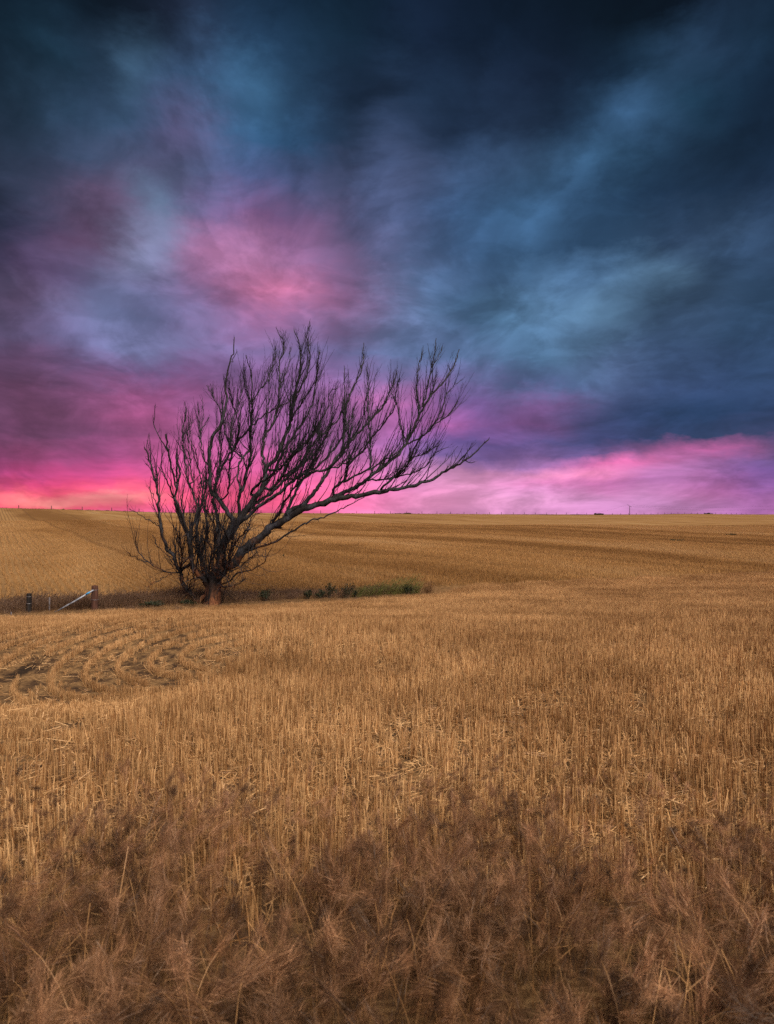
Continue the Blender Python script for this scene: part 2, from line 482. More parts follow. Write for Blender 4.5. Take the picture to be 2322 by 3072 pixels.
M = {}
M['ground'] = ground_material()
M['stubble'] = straw_material('cut_straw')
M['hill_stubble'] = straw_material('hillside_straw', lanes=True)
M['fore_grass'] = straw_material('dry_feathery_awns', base=((0.075, 0.036, 0.016, 1), (0.36, 0.20, 0.108, 1)), patch=2.2, trans=0.3, vary=(0.25, 1.9))
M['fore_stem'] = straw_material('dry_grass_stem', base=((0.05, 0.023, 0.009, 1), (0.42, 0.235, 0.10, 1)), patch=1.6, trans=0.2, vary=(0.5, 1.4))
M['bank_grass'] = straw_material('dry_bank_grass', base=((0.06, 0.036, 0.024, 1), (0.19, 0.11, 0.066, 1)), patch=0.5, trans=0.2)
M['gold_grass'] = straw_material('golden_bank_grass', base=((0.22, 0.12, 0.05, 1), (0.40, 0.25, 0.12, 1)), patch=0.5, trans=0.2)
M['crest_grass'] = straw_material('crest_grass', base=((0.05, 0.04, 0.022, 1), (0.13, 0.09, 0.05, 1)))


def leaf_material(name, a, b, trans=0.25):
    m, t = new_mat(name)
    isl = t.n('ShaderNodeNewGeometry').outputs['Random Per Island']
    return finish(m, t, t.mix(isl, a, b), 0.55, spec=0.3, trans=trans)


M['dark_leaf'] = leaf_material('dark_shrub_leaf', (0.012, 0.017, 0.008, 1), (0.040, 0.050, 0.021, 1))
M['pale_leaf'] = leaf_material('pale_feathery_leaf', (0.085, 0.088, 0.022, 1), (0.21, 0.20, 0.058, 1))
M['far_leaf'] = leaf_material('far_bush_leaf', (0.012, 0.012, 0.010, 1), (0.035, 0.035, 0.022, 1))
M['dead_leaf'] = leaf_material('rusty_dead_leaf', (0.14, 0.07, 0.03, 1), (0.26, 0.14, 0.06, 1))
M['twig_brown'] = leaf_material('twig_brown', (0.05, 0.035, 0.022, 1), (0.09, 0.06, 0.04, 1), 0)


def bark_material():
    m, t = new_mat('weathered_dead_bark')
    g = t.n('ShaderNodeTexCoord').outputs['Object']
    s = t.n('ShaderNodeSeparateXYZ', i_0=g).outputs
    st = t.vec(t.math('MULTIPLY', s[0], 7.0), t.math('MULTIPLY', s[1], 7.0), t.math('MULTIPLY', s[2], 1.3))
    grain = t.noise(st, 3.0, 6, 0.65, dist=0.4)
    patch = t.noise(g, 1.7, 4, 0.6)
    grey = t.mix(t.rng(grain, 0.35, 0.65), (0.009, 0.0085, 0.010, 1), (0.062, 0.062, 0.074, 1))
    char = t.mix(t.rng(grain, 0.35, 0.65), (0.006, 0.005, 0.005, 1), (0.024, 0.018, 0.016, 1))
    c = t.mix(t.math('MULTIPLY', t.rng(patch, 0.44, 0.60), t.rng(s[2], 0.9, 2.2)), char, grey)
    # bark has peeled off the butt and the undersides of the big limb: raw orange wood
    raw = t.mix(t.rng(grain, 0.3, 0.7), (0.06, 0.020, 0.009, 1), (0.27, 0.105, 0.042, 1))
    low = t.math('MULTIPLY', t.rng(s[2], 3.4, 1.0), t.rng(t.noise(g, 1.3, 4, 0.6), 0.50, 0.57))
    c = t.mix(low, c, raw)
    butt = t.math('MULTIPLY', t.rng(s[2], 1.1, 0.2, 0.0, 0.8), t.rng(t.noise(st, 0.8, 4, 0.6), 0.42, 0.58))
    c = t.mix(butt, c, raw)
    return finish(m, t, c, 0.75, grain, 0.9, 0.03, 0.25)


def twig_material():
    m, t = new_mat('dead_twig')
    isl = t.n('ShaderNodeNewGeometry').outputs['Random Per Island']
    return finish(m, t, t.mix(isl, (0.004, 0.0035, 0.0045, 1), (0.022, 0.021, 0.026, 1)), 0.75)


def wood_material(name, a, b):
    m, t = new_mat(name)
    g = t.n('ShaderNodeTexCoord').outputs['Object']
    s = t.n('ShaderNodeSeparateXYZ', i_0=g).outputs
    n = t.noise(t.vec(t.math('MULTIPLY', s[0], 30.0), t.math('MULTIPLY', s[1], 30.0), t.math('MULTIPLY', s[2], 3.0)), 1.0, 6, 0.65)
    return finish(m, t, t.mix(t.rng(n, 0.35, 0.68), a, b), 0.85, n, 0.8, 0.01, 0.2)


def metal_material(name, a, b, metal=0.6):
    m, t = new_mat(name)
    g = t.n('ShaderNodeTexCoord').outputs['Object']
    n = t.noise(g, 9.0, 5, 0.6)
    return finish(m, t, t.mix(t.rng(n, 0.4, 0.62), a, b), 0.45, n, 0.2, 0.003, 0.5, metal=metal)


M['bark'] = bark_material()
M['twig'] = twig_material()
M['post_red'] = wood_material('red_brown_post_wood', (0.030, 0.014, 0.010, 1), (0.11, 0.048, 0.032, 1))
M['post_black'] = wood_material('blackened_post_wood', (0.006, 0.005, 0.005, 1), (0.028, 0.022, 0.020, 1))
M['post_far'] = wood_material('grey_brown_post_wood', (0.022, 0.016, 0.014, 1), (0.06, 0.045, 0.038, 1))
M['pipe'] = metal_material('galvanised_pipe', (0.16, 0.17, 0.20, 1), (0.36, 0.38, 0.43, 1), 0.3)
M['picket'] = metal_material('dull_steel_picket', (0.10, 0.09, 0.10, 1), (0.24, 0.22, 0.23, 1), 0.3)
M['blue_band'] = metal_material('blue_paint', (0.02, 0.20, 0.42, 1), (0.05, 0.34, 0.60, 1), 0.0)
M['ceramic'] = metal_material('brown_ceramic', (0.05, 0.03, 0.025, 1), (0.08, 0.05, 0.04, 1), 0.0)
M['wire'] = metal_material('power_wire', (0.04, 0.03, 0.04, 1), (0.06, 0.05, 0.06, 1), 0.0)


# ------------------------------------------------------------------ mesh helpers
class MB:
    def __init__(self):
        self.v, self.f, self.nv = [], [], 0
        self.mi, self.cur = [], 0

    def add(self, verts, faces):
        self.v.append(np.asarray(verts, float).reshape(-1, 3))
        b = self.nv
        self.f.extend([tuple(i + b for i in q) for q in faces])
        self.mi.extend([self.cur] * len(faces))
        self.nv += len(self.v[-1])

    def tube(self, pts, radii, sides=6, caps=True, twist=0.0, ragged=0.0):
        P = [Vector(p) for p in pts]
        n = len(P)
        T = [(P[min(i + 1, n - 1)] - P[max(i - 1, 0)]).normalized() for i in range(n)]
        nrm = T[0].orthogonal().normalized()
        out = []
        for i in range(n):
            nrm = (nrm - T[i] * nrm.dot(T[i]))
            nrm = nrm.normalized() if nrm.length > 1e-6 else T[i].orthogonal().normalized()
            bn = T[i].cross(nrm)
            for k in range(sides):
                a = 2 * math.pi * k / sides + twist
                rr = radii[i] * (1 + (random.uniform(-ragged, ragged) if ragged else 0))
                out.append(P[i] + (nrm * math.cos(a) + bn * math.sin(a)) * rr)
        F_ = []
        for i in range(n - 1):
            for k in range(sides):
                k2 = (k + 1) % sides
                F_.append((i * sides + k, i * sides + k2, (i + 1) * sides + k2, (i + 1) * sides + k))
        if caps:
            F_.append(tuple(range(sides - 1, -1, -1)))
            F_.append(tuple((n - 1) * sides + k for k in range(sides)))
        self.add([tuple(p) for p in out], F_)

    def mesh(self, name, mat, smooth=False):
        me = bpy.data.meshes.new(name)
        me.from_pydata(np.concatenate(self.v).tolist() if self.v else [], [], self.f)
        for m_ in (mat if isinstance(mat, (list, tuple)) else [mat]):
            me.materials.append(m_)
        if any(self.mi):
            me.polygons.foreach_set('material_index', self.mi)
        if smooth:
            me.polygons.foreach_set('use_smooth', [True] * len(me.polygons))
        me.update()
        return me

    def build(self, name, mat, parent=None, smooth=False, origin=None):
        if origin is not None:
            self.v = [a - np.asarray(origin, float) for a in self.v]
        o = bpy.data.objects.new(name, self.mesh(name, mat, smooth))
        col.objects.link(o)
        if origin is not None:
            o.location = origin
        if parent is not None:
            o.parent = parent
        return o


def tag(o, label=None, cat=None, group=None, kind=None):
    for k, v in (('label', label), ('category', cat), ('group', group), ('kind', kind)):
        if v:
            o[k] = v
    return o


def empty(name, loc, label=None, cat=None, group=None):
    o = bpy.data.objects.new(name, None)
    col.objects.link(o)
    o.location = loc
    o.empty_display_size = 0.3
    return tag(o, label, cat, group)


# ------------------------------------------------------------------ ground sheet
def make_ground():
    ux = np.linspace(-8.3, 8.3, 300)
    xs = 4.0 * np.sinh(ux)
    uy = np.linspace(-2.8, 8.3, 420)
    ys = 4.0 * np.sinh(uy)
    XX, YY = np.meshgrid(xs, ys)
    ZZ = height(XX, YY)
    v = np.stack([XX, YY, ZZ], -1).reshape(-1, 3)
    nx, ny = len(xs), len(ys)
    i = np.arange(ny - 1)[:, None] * nx + np.arange(nx - 1)[None, :]
    f = np.stack([i, i + 1, i + nx + 1, i + nx], -1).reshape(-1, 4)
    me = bpy.data.meshes.new('ground')
    me.from_pydata(v.tolist(), [], f.tolist())
    me.polygons.foreach_set('use_smooth', [True] * len(me.polygons))
    me.materials.append(M['ground'])
    o = bpy.data.objects.new('ground', me)
    col.objects.link(o)
    tag(o, 'harvested wheat paddock falling to a dip and climbing to a far fence', 'ground', kind='structure')


make_ground()


# ------------------------------------------------------------------ scattering of stubble and grass
def scatter(name, protos, pos, rot, scl, idx, label, cat):
    me = bpy.data.meshes.new(name)
    n = len(pos)
    me.vertices.add(n)
    me.vertices.foreach_set('co', np.asarray(pos, np.float32).ravel())
    a = me.attributes.new('rot', 'FLOAT_VECTOR', 'POINT')
    a.data.foreach_set('vector', np.asarray(rot, np.float32).ravel())
    a = me.attributes.new('scl', 'FLOAT_VECTOR', 'POINT')
    a.data.foreach_set('vector', np.asarray(scl, np.float32).ravel())
    a = me.attributes.new('idx', 'INT', 'POINT')
    a.data.foreach_set('value', np.asarray(idx, np.int32))
    o = bpy.data.objects.new(name, me)
    col.objects.link(o)
    tag(o, label, cat, kind='stuff')
    ng = bpy.data.node_groups.new(name + '_scatter', 'GeometryNodeTree')
    ng.interface.new_socket('Geometry', in_out='INPUT', socket_type='NodeSocketGeometry')
    ng.interface.new_socket('Geometry', in_out='OUTPUT', socket_type='NodeSocketGeometry')
    N, L = ng.nodes, ng.links
    gi, go = N.new('NodeGroupInput'), N.new('NodeGroupOutput')
    join = N.new('GeometryNodeJoinGeometry')
    for me_p in reversed(protos):
        po = bpy.data.objects.new(me_p.name, me_p)
        oi = N.new('GeometryNodeObjectInfo')
        oi.inputs['Object'].default_value = po
        oi.inputs['As Instance'].default_value = False
        g2i = N.new('GeometryNodeGeometryToInstance')
        L.new(oi.outputs['Geometry'], g2i.inputs[0])
        L.new(g2i.outputs[0], join.inputs[0])
    iop = N.new('GeometryNodeInstanceOnPoints')
    iop.inputs['Pick Instance'].default_value = True

    def attr(nm, typ):
        a_ = N.new('GeometryNodeInputNamedAttribute')
        a_.data_type = typ
        a_.inputs[0].default_value = nm
        return a_.outputs[0]
    e2r = N.new('FunctionNodeEulerToRotation')
    L.new(attr('rot', 'FLOAT_VECTOR'), e2r.inputs[0])
    L.new(gi.outputs[0], iop.inputs['Points'])
    L.new(join.outputs[0], iop.inputs['Instance'])
    L.new(attr('idx', 'INT'), iop.inputs['Instance Index'])
    L.new(e2r.outputs[0], iop.inputs['Rotation'])
    L.new(attr('scl', 'FLOAT_VECTOR'), iop.inputs['Scale'])
    L.new(iop.outputs[0], go.inputs[0])
    md = o.modifiers.new('scatter', 'NODES')
    md.node_group = ng
    return o


def strip(mb, pts, widths, side):
    """a thin blade of two-sided quads along pts"""
    n = len(pts)
    v = []
    for p, wd in zip(pts, widths):
        v.append(np.asarray(p) - side * wd)
        v.append(np.asarray(p) + side * wd)
    mb.add(v, [(2 * i, 2 * i + 1, 2 * i + 3, 2 * i + 2) for i in range(n - 1)])


def rnd_unit():
    a = random.uniform(0, 2 * math.pi)
    return np.array([math.cos(a), math.sin(a), 0.0])


def stubble_proto(i, bare=False):
    """0.3 m of a drilled row: cut stalks, torn leaf, fallen straw"""
    mb = MB()
    bunch = [(random.uniform(-0.16, 0.16), random.gauss(0, 0.022), random.gauss(0.165, 0.02)) for q in range(12)]
    for k in range(48):
        bx_, by_, bh_ = random.choice(bunch)
        x, y = bx_ + random.gauss(0, 0.011), by_ + random.gauss(0, 0.011)
        h = bh_ + random.gauss(0, 0.016)
        lean = random.gauss(0, 0.07) if random.random() > 0.16 else random.gauss(0, 0.45)
        d = rnd_unit()
        top = np.array([x, y, 0]) + d * math.sin(lean) * h + np.array([0, 0, h * math.cos(lean)])
        r = random.uniform(0.0012, 0.0022)
        mb.tube([(x, y, -0.02), tuple(top)], [r * 1.1, r], 3, caps=False, twist=random.random() * 6)
        mb.add([top + rnd_unit() * r, top - rnd_unit() * r, top + np.array([0, 0, r * 1.5])], [(0, 1, 2)])
    for k in range(16 if not bare else 5):
        x, y = random.uniform(-0.16, 0.16), random.gauss(0, 0.05 if not bare else 0.02)
        d = rnd_unit()
        h = random.uniform(0.04, 0.14)
        p0 = np.array([x, y, random.uniform(0, 0.03)])
        pts = [p0, p0 + d * 0.02 + np.array([0, 0, h * 0.7]), p0 + d * random.uniform(0.04, 0.09) + np.array([0, 0, h * random.uniform(0.5, 1.0)])]
        strip(mb, pts, [0.003, 0.0025, 0.0008], rnd_unit())
    for k in range(9 if not bare else 2):
        p = np.array([random.uniform(-0.17, 0.17), random.uniform(-0.16, 0.16), random.uniform(0.004, 0.04)])
        d = rnd_unit() * random.uniform(0.03, 0.09)
        d[2] = random.gauss(0, 0.025)
        strip(mb, [p - d, p + d], [0.0022, 0.0022], np.array([-d[1], d[0], 0.6 * random.random() * np.linalg.norm(d)]) / np.linalg.norm(d))
    return mb.mesh('stubble_row_%d' % i, M['stubble'])


def litter_proto(i):
    """bleached straw lying about and stalks knocked over by the wheels"""
    mb = MB()
    for k in range(30):
        p = np.array([random.gauss(0, 0.16), random.gauss(0, 0.16), random.uniform(0.004, 0.03)])
        d = rnd_unit() * random.choice((0.015, 0.025, 0.04, 0.06))
        d[2] = random.uniform(-0.01, 0.02)
        r = random.uniform(0.0010, 0.0018)
        mb.tube([tuple(p - d), tuple(p + d)], [r, r], 3, caps=False)
    return mb.mesh('straw_litter_%d' % i, M['stubble'])


def hill_proto(i):
    """a 1.2 m square of hillside stubble, three drilled rows along its x axis"""
    mb = MB()
    for r_ in range(3):
        y0 = (r_ - 1) * 0.4
        for k in range(84):
            x, y = random.uniform(-0.6, 0.6), y0 + random.gauss(0, 0.045)
            h = random.gauss(0.16, 0.03)
            d = rnd_unit()
            lean = random.gauss(0, 0.16)
            wv = rnd_unit() * random.uniform(0.004, 0.007)
            p = np.array([x, y, -0.03])
            tp = np.array([x, y, h]) + d * lean * h
            mb.add([p - wv, p + wv, tp + wv * 0.8, tp - wv * 0.8], [(0, 1, 2, 3)])
    return mb.mesh('hill_stubble_%d' % i, M['hill_stubble'])


def feather_proto(i, n_stems, hgt, mat, wind=0.5, awn=0.055, heads=0.75, spread=0.10, w0=0.0010, hairs=30, hw=0.0011, flare=0.36):
    """a tussock of dry annual grass with soft awned seed heads leaning in the wind"""
    mb = MB()
    for k in range(n_stems):
        base = np.array([random.gauss(0, spread), random.gauss(0, spread), -0.02])
        h = hgt * random.uniform(0.45, 1.1)
        d = rnd_unit() * random.uniform(0.05, 0.6) + np.array([wind * random.uniform(0.0, 1.1), 0.05, 0])
        pts = []
        ns = 6
        droop = random.uniform(0.0, 0.45)
        for q in range(ns + 1):
            s_ = q / ns
            pts.append(base + d * h * (s_ ** 2) * 0.75 + np.array([0, 0, h * (s_ - droop * s_ ** 3)]))
        sd = rnd_unit()
        mb.cur = 0
        strip(mb, pts, [w0 * 1.3] * 4 + [w0] * 3, sd)
        if random.random() < heads:
            mb.cur = 1 if isinstance(mat, (list, tuple)) else 0
            ax = pts[-1] - pts[-2]
            ax /= np.linalg.norm(ax)
            L_ = random.uniform(0.05, 0.11) * awn / 0.055
            for q in range(hairs):
                s_ = random.random()
                p = pts[-1] + ax * (s_ - 0.55) * L_ + np.random.default_rng(k * 977 + q + i * 31).normal(0, 0.006, 3)
                rd = np.array([random.gauss(0, 1), random.gauss(0, 1), random.gauss(0, 1)])
                a = ax * 1.0 + rd * flare + np.array([wind * 0.3, 0, -0.10])
                a /= np.linalg.norm(a)
                e = p + a * awn * random.uniform(0.6, 1.3)
                s2 = np.cross(a, rd)
                s2 /= (np.linalg.norm(s2) + 1e-9)
                mb.add([p - s2 * hw, p + s2 * hw, e], [(0, 1, 2)])
        elif random.random() < 0.6:
            mb.cur = 0
            p = pts[3]
            e = p + rnd_unit() * 0.14 * hgt / 0.4 + np.array([0.05, 0, random.uniform(-0.05, 0.10)])
            strip(mb, [p, (p + e) / 2 + np.array([0, 0, 0.03]), e], [0.0018, 0.0015, 0.0004], rnd_unit())
    return mb.mesh('grass_tussock_%d' % i, mat)


# near field --------------------------------------------------------
_t = ground_at(720, 1962)
TCX, TCY = _t.x, _t.y       # the header turned here: rows bend round this point


def row_field():
    """points along drilled rows: straight on the right, bent round the turning point on the left"""
    out = []
    radii = [0.43 * k for k in range(1, 15)]
    radii += [radii[-1] + 0.20 * k for k in range(1, 170)]
    for r in radii:             # the bend
        n = max(3, int(math.pi * r / 0.27))
        for q in range(n):
            a = math.pi / 2 + math.pi * (q + random.uniform(-0.3, 0.3)) / n
            out.append((TCX + r * math.cos(a), TCY + r * math.sin(a), a + math.pi / 2))
    for k in range(1, 215):     # the straights
        for sgn in (-1, 1):
            for q in range(int(36.0 / 0.27)):
                out.append((TCX + (q + random.uniform(0.2, 0.8)) * 0.27, TCY + sgn * k * 0.20, 0.0))
    return np.array(out)


pts = row_field()
in_curl = (pts[:, 0] < TCX) & (np.hypot(pts[:, 0] - TCX, pts[:, 1] - TCY) < 6.2)
jit = np.where(in_curl, 0.006, 0.05)
pts[:, 0] += rng.normal(0, 1, len(pts)) * jit
pts[:, 1] += rng.normal(0, 1, len(pts)) * jit
x, y = pts[:, 0], pts[:, 1]
edge = dip_line(x) + np.interp(x, [0.5, 5.0], [-3.0, 1.9]) + 0.35 * np.sin(x * 1.7)
keep = (y > 2.6) & (y < edge) & (np.abs(x) < 0.62 * y + 2.6)
# bare earth: a scuffed crescent on the left, thin patches and wheel-flattened places elsewhere
g0 = SCUFF
dcx, dcy = x - g0.x, y - g0.y
keep &= ~((np.hypot(dcx / 0.17, dcy / 0.45) < 1))
thin = np.sin(x * 2.1 + np.sin(y * 1.3) * 2) * np.sin(y * 2.7 + 1.3 * np.sin(x * 0.9)) + 0.3 * np.sin(x * 5.1) * np.sin(y * 6.3)
keep &= ~((thin > 0.92) & (rng.random(len(x)) < 0.85))
pts, in_curl = pts[keep], in_curl[keep]
fill = pts[in_curl][rng.random(int(in_curl.sum())) < 0.7].copy()
# the bent rows stand close, like little hedges
extra = np.repeat(pts[in_curl], 2, 0)
sh = rng.uniform(-0.14, 0.14, len(extra))
extra[:, 0] += np.cos(extra[:, 2]) * sh
extra[:, 1] += np.sin(extra[:, 2]) * sh
pts, in_curl = np.concatenate([pts, extra]), np.concatenate([in_curl, np.ones(len(extra), bool)])
fill[:, 0] += np.cos(fill[:, 2] + np.pi / 2) * 0.2 + rng.normal(0, 0.06, len(fill))
fill[:, 1] += np.sin(fill[:, 2] + np.pi / 2) * 0.2 + rng.normal(0, 0.06, len(fill))
fill = fill[np.hypot((fill[:, 0] - SCUFF.x) / 0.24, (fill[:, 1] - SCUFF.y) / 0.65) > 1]
lowfill = np.concatenate([np.zeros(len(pts), bool), np.ones(len(fill), bool)])
pts, in_curl = np.concatenate([pts, fill]), np.concatenate([in_curl, np.ones(len(fill), bool)])
x, y = pts[:, 0], pts[:, 1]
n = len(pts)
protos = [stubble_proto(i) for i in range(9)] + [stubble_proto(9 + i, True) for i in range(4)]
rot = np.stack([rng.normal(0, 0.03, n), rng.normal(0, 0.03, n), pts[:, 2] + rng.normal(0, 0.12, n) + np.pi * rng.integers(0, 2, n)], -1)
low = 0.5 + 0.5 * np.sin(x * 0.8 + 2 * np.sin(y * 0.5)) * np.sin(y * 0.9)
sz = (0.86 + 0.24 * low) * rng.uniform(0.85, 1.15, n)
scl = np.stack([np.ones(n), np.where(in_curl, 0.7, rng.uniform(0.9, 1.3, n)), sz * np.where(in_curl, 0.55, 1.0) * np.where(lowfill, 0.5, 1.0)], -1)
scatter('near_stubble', protos, np.stack([x, y, height(x, y)], -1), rot, scl, np.where(in_curl, rng.integers(9, 13, n), rng.integers(0, 9, n)),
        'golden cut wheat stubble standing in rows over the near field', 'stubble')
nl = 3600
yl = 2.6 + rng.random(nl) ** 1.3 * 15
xl = rng.uniform(-0.6, 0.6, nl) * yl
xl[:25] = rng.normal(0.6, 2.4, 25)
yl[:25] = rng.normal(6.2, 0.6, 25)
kl = (yl < dip_line(xl) - 3) & (yl > 3) & ~((xl < TCX) & (np.hypot(xl - TCX, yl - TCY) < 6.2) & (rng.random(nl) < 0.7))
xl, yl = xl[kl], yl[kl]
nl = len(xl)
scatter('fallen_straw', [litter_proto(i) for i in range(5)], np.stack([xl, yl, height(xl, yl)], -1),
        np.stack([np.zeros(nl), np.zeros(nl), rng.uniform(0, 6.28, nl)], -1), rng.uniform(0.8, 1.4, nl)[:, None] * np.ones((1, 3)), rng.integers(0, 5, nl),
        'pale loose straw lying between the stubble rows', 'straw')

# far hillside ------------------------------------------------------
dirv, perp = np.array([0.5, -0.86]) / np.hypot(0.5, 0.86), np.array([0.86, 0.5]) / np.hypot(0.5, 0.86)
ga, gb = np.meshgrid(np.arange(-180, 60), np.arange(-70, 150))
hx = ga * 1.2 * dirv[0] + gb * 1.2 * perp[0]
hy = ga * 1.2 * dirv[1] + gb * 1.2 * perp[1]
hx, hy = hx.ravel() + rng.normal(0, 0.05, hx.size), hy.ravel() + rng.normal(0, 0.03, hy.size)
kh = (hy > dip_line(hx) + 2.0 + 0.4 * np.sin(hx * 0.9)) & (hy < 165) & (np.abs(hx) < 0.6 * hy + 7)
hx, hy = hx[kh], hy[kh]
n = len(hx)
ang = math.atan2(dirv[1], dirv[0])
rot = np.stack([np.zeros(n), np.zeros(n), ang + rng.normal(0, 0.03, n) + np.pi * rng.integers(0, 2, n)], -1)
scatter('hillside_stubble', [hill_proto(i) for i in range(7)], np.stack([hx, hy, height(hx, hy)], -1), rot,
        np.stack([np.ones(n) * 1.03, np.ones(n), rng.uniform(0.75, 1.15, n)], -1), rng.integers(0, 7, n),
        'fine tawny stubble covering the far hillside beyond the dead tree', 'stubble')

# foreground grass --------------------------------------------------
nf = 1750
fy = 0.75 + rng.random(nf) ** 0.85 * 3.4
fx = rng.uniform(-1, 1, nf) * (0.66 * fy + 1.1)
lim = 3.05 + 0.32 * np.sin(fx * 1.9 + 0.6) + 0.25 * np.sin(fx * 4.3)
clump = np.sin(fx * 7.0 + 2 * np.sin(fy * 5.0)) * np.sin(fy * 8.0 + 1.5 * np.sin(fx * 3.0))
fade = np.clip((lim + 0.9 - fy) / 1.9, 0, 1)
kf = (rng.random(nf) < fade * np.where(clump > -0.2, 1.0, 0.3)) | (rng.random(nf) < 0.07)
fx, fy = fx[kf], fy[kf]
n = len(fx)
GM = [M['fore_stem'], M['fore_grass']]
fp = [feather_proto(i, 15, random.uniform(0.28, 0.44), GM, wind=random.uniform(0.05, 0.5), awn=random.uniform(0.035, 0.06), heads=0.62, spread=0.10, w0=0.0008, hairs=150, hw=0.00050,
                    flare=random.uniform(0.55, 1.0)) for i in range(12)]
fp += [feather_proto(12 + i, 16, 0.40, GM, wind=0.2, heads=0.1, spread=0.10, w0=0.0009, hairs=40, hw=0.0006) for i in range(3)]
sc_ = rng.uniform(0.6, 1.25, n) * np.interp(fy, [2.2, 3.6], [1.0, 0.62])
scatter('foreground_grass', fp, np.stack([fx, fy, height(fx, fy)], -1),
        np.stack([rng.normal(0, 0.12, n), rng.normal(0, 0.12, n), rng.normal(0, 1.1, n)], -1), sc_[:, None] * np.ones((1, 3)), rng.integers(0, 15, n),
        'soft brown feathery dry grass across the foreground', 'grass')

# unmown bank along the dip -----------------------------------------
nb = 3600
bx = rng.uniform(-26, 1.6, nb)
off = rng.uniform(-1, 1, nb)
bwid = np.interp(bx, [-26, -8, 0, 3.5], [1.0, 0.9, 0.75, 0.4])
by = dip_line(bx) + 0.1 + off * 2.7 * bwid
bp = [feather_proto(20 + i, 34, random.uniform(0.40, 0.58), M['bank_grass'], wind=0.35, awn=0.07, heads=0.6, spread=0.2, w0=0.003) for i in range(5)]
bp += [feather_proto(40 + i, 34, random.uniform(0.28, 0.42), M['gold_grass'], wind=0.3, awn=0.06, heads=0.6, spread=0.22, w0=0.003) for i in range(4)]
bi = np.where(off > -0.25 + 0.2 * np.sin(bx * 1.3), rng.integers(0, 5, nb), rng.integers(5, 9, nb))
bi = np.where(rng.random(nb) < 0.3, rng.integers(0, 9, nb), bi)
scatter('bank_grass', bp, np.stack([bx, by, height(bx, by)], -1), np.stack([np.zeros(nb), np.zeros(nb), rng.normal(0, 0.8, nb)], -1),
        (rng.uniform(0.7, 1.2, nb) * np.where(off < -0.1, 0.38, 1.0) * np.interp(bx, [-9, -5], [1.0, 0.6]))[:, None] * np.ones((1, 3)), bi, 'uncut brown grass along the dip around the fence and the tree', 'grass')

# grass left standing under the skyline fence -----------------------
nc = 1900
cx = rng.uniform(-190, 360, nc)
cy = 353 + 0.772 * cx + rng.normal(0, 1.0, nc)
tuft = np.clip(np.sin(cx * 0.21) + np.sin(cx * 0.057 + 1) + rng.normal(0, 0.5, nc), 0.2, 2.2)
scatter('crest_grass', [feather_proto(60 + i, 30, 0.5, M['crest_grass'], wind=0.2, awn=0.1, heads=0.6, spread=0.5, w0=0.02) for i in range(3)],
        np.stack([cx, cy, height(cx, cy)], -1), np.stack([np.zeros(nc), np.zeros(nc), rng.uniform(0, 6, nc)], -1),
        (0.35 + 0.22 * tuft)[:, None] * np.ones((1, 3)), rng.integers(0, 3, nc), 'dark rough grass left under the fence on the skyline', 'grass')


# ------------------------------------------------------------------ the dead wind-swept tree
TY = 30.0                       # its distance
def zA(x, y): return (360 + .3589 * x, 940 + .3589 * y)      # three working views of the photograph
def zB(x, y): return (800 + .4187 * x, 940 + .4187 * y)
def zC(x, y): return (360 + .3589 * x, 1380 + .3589 * y)


def V(f, *p):
    return [f(*q) for q in p]


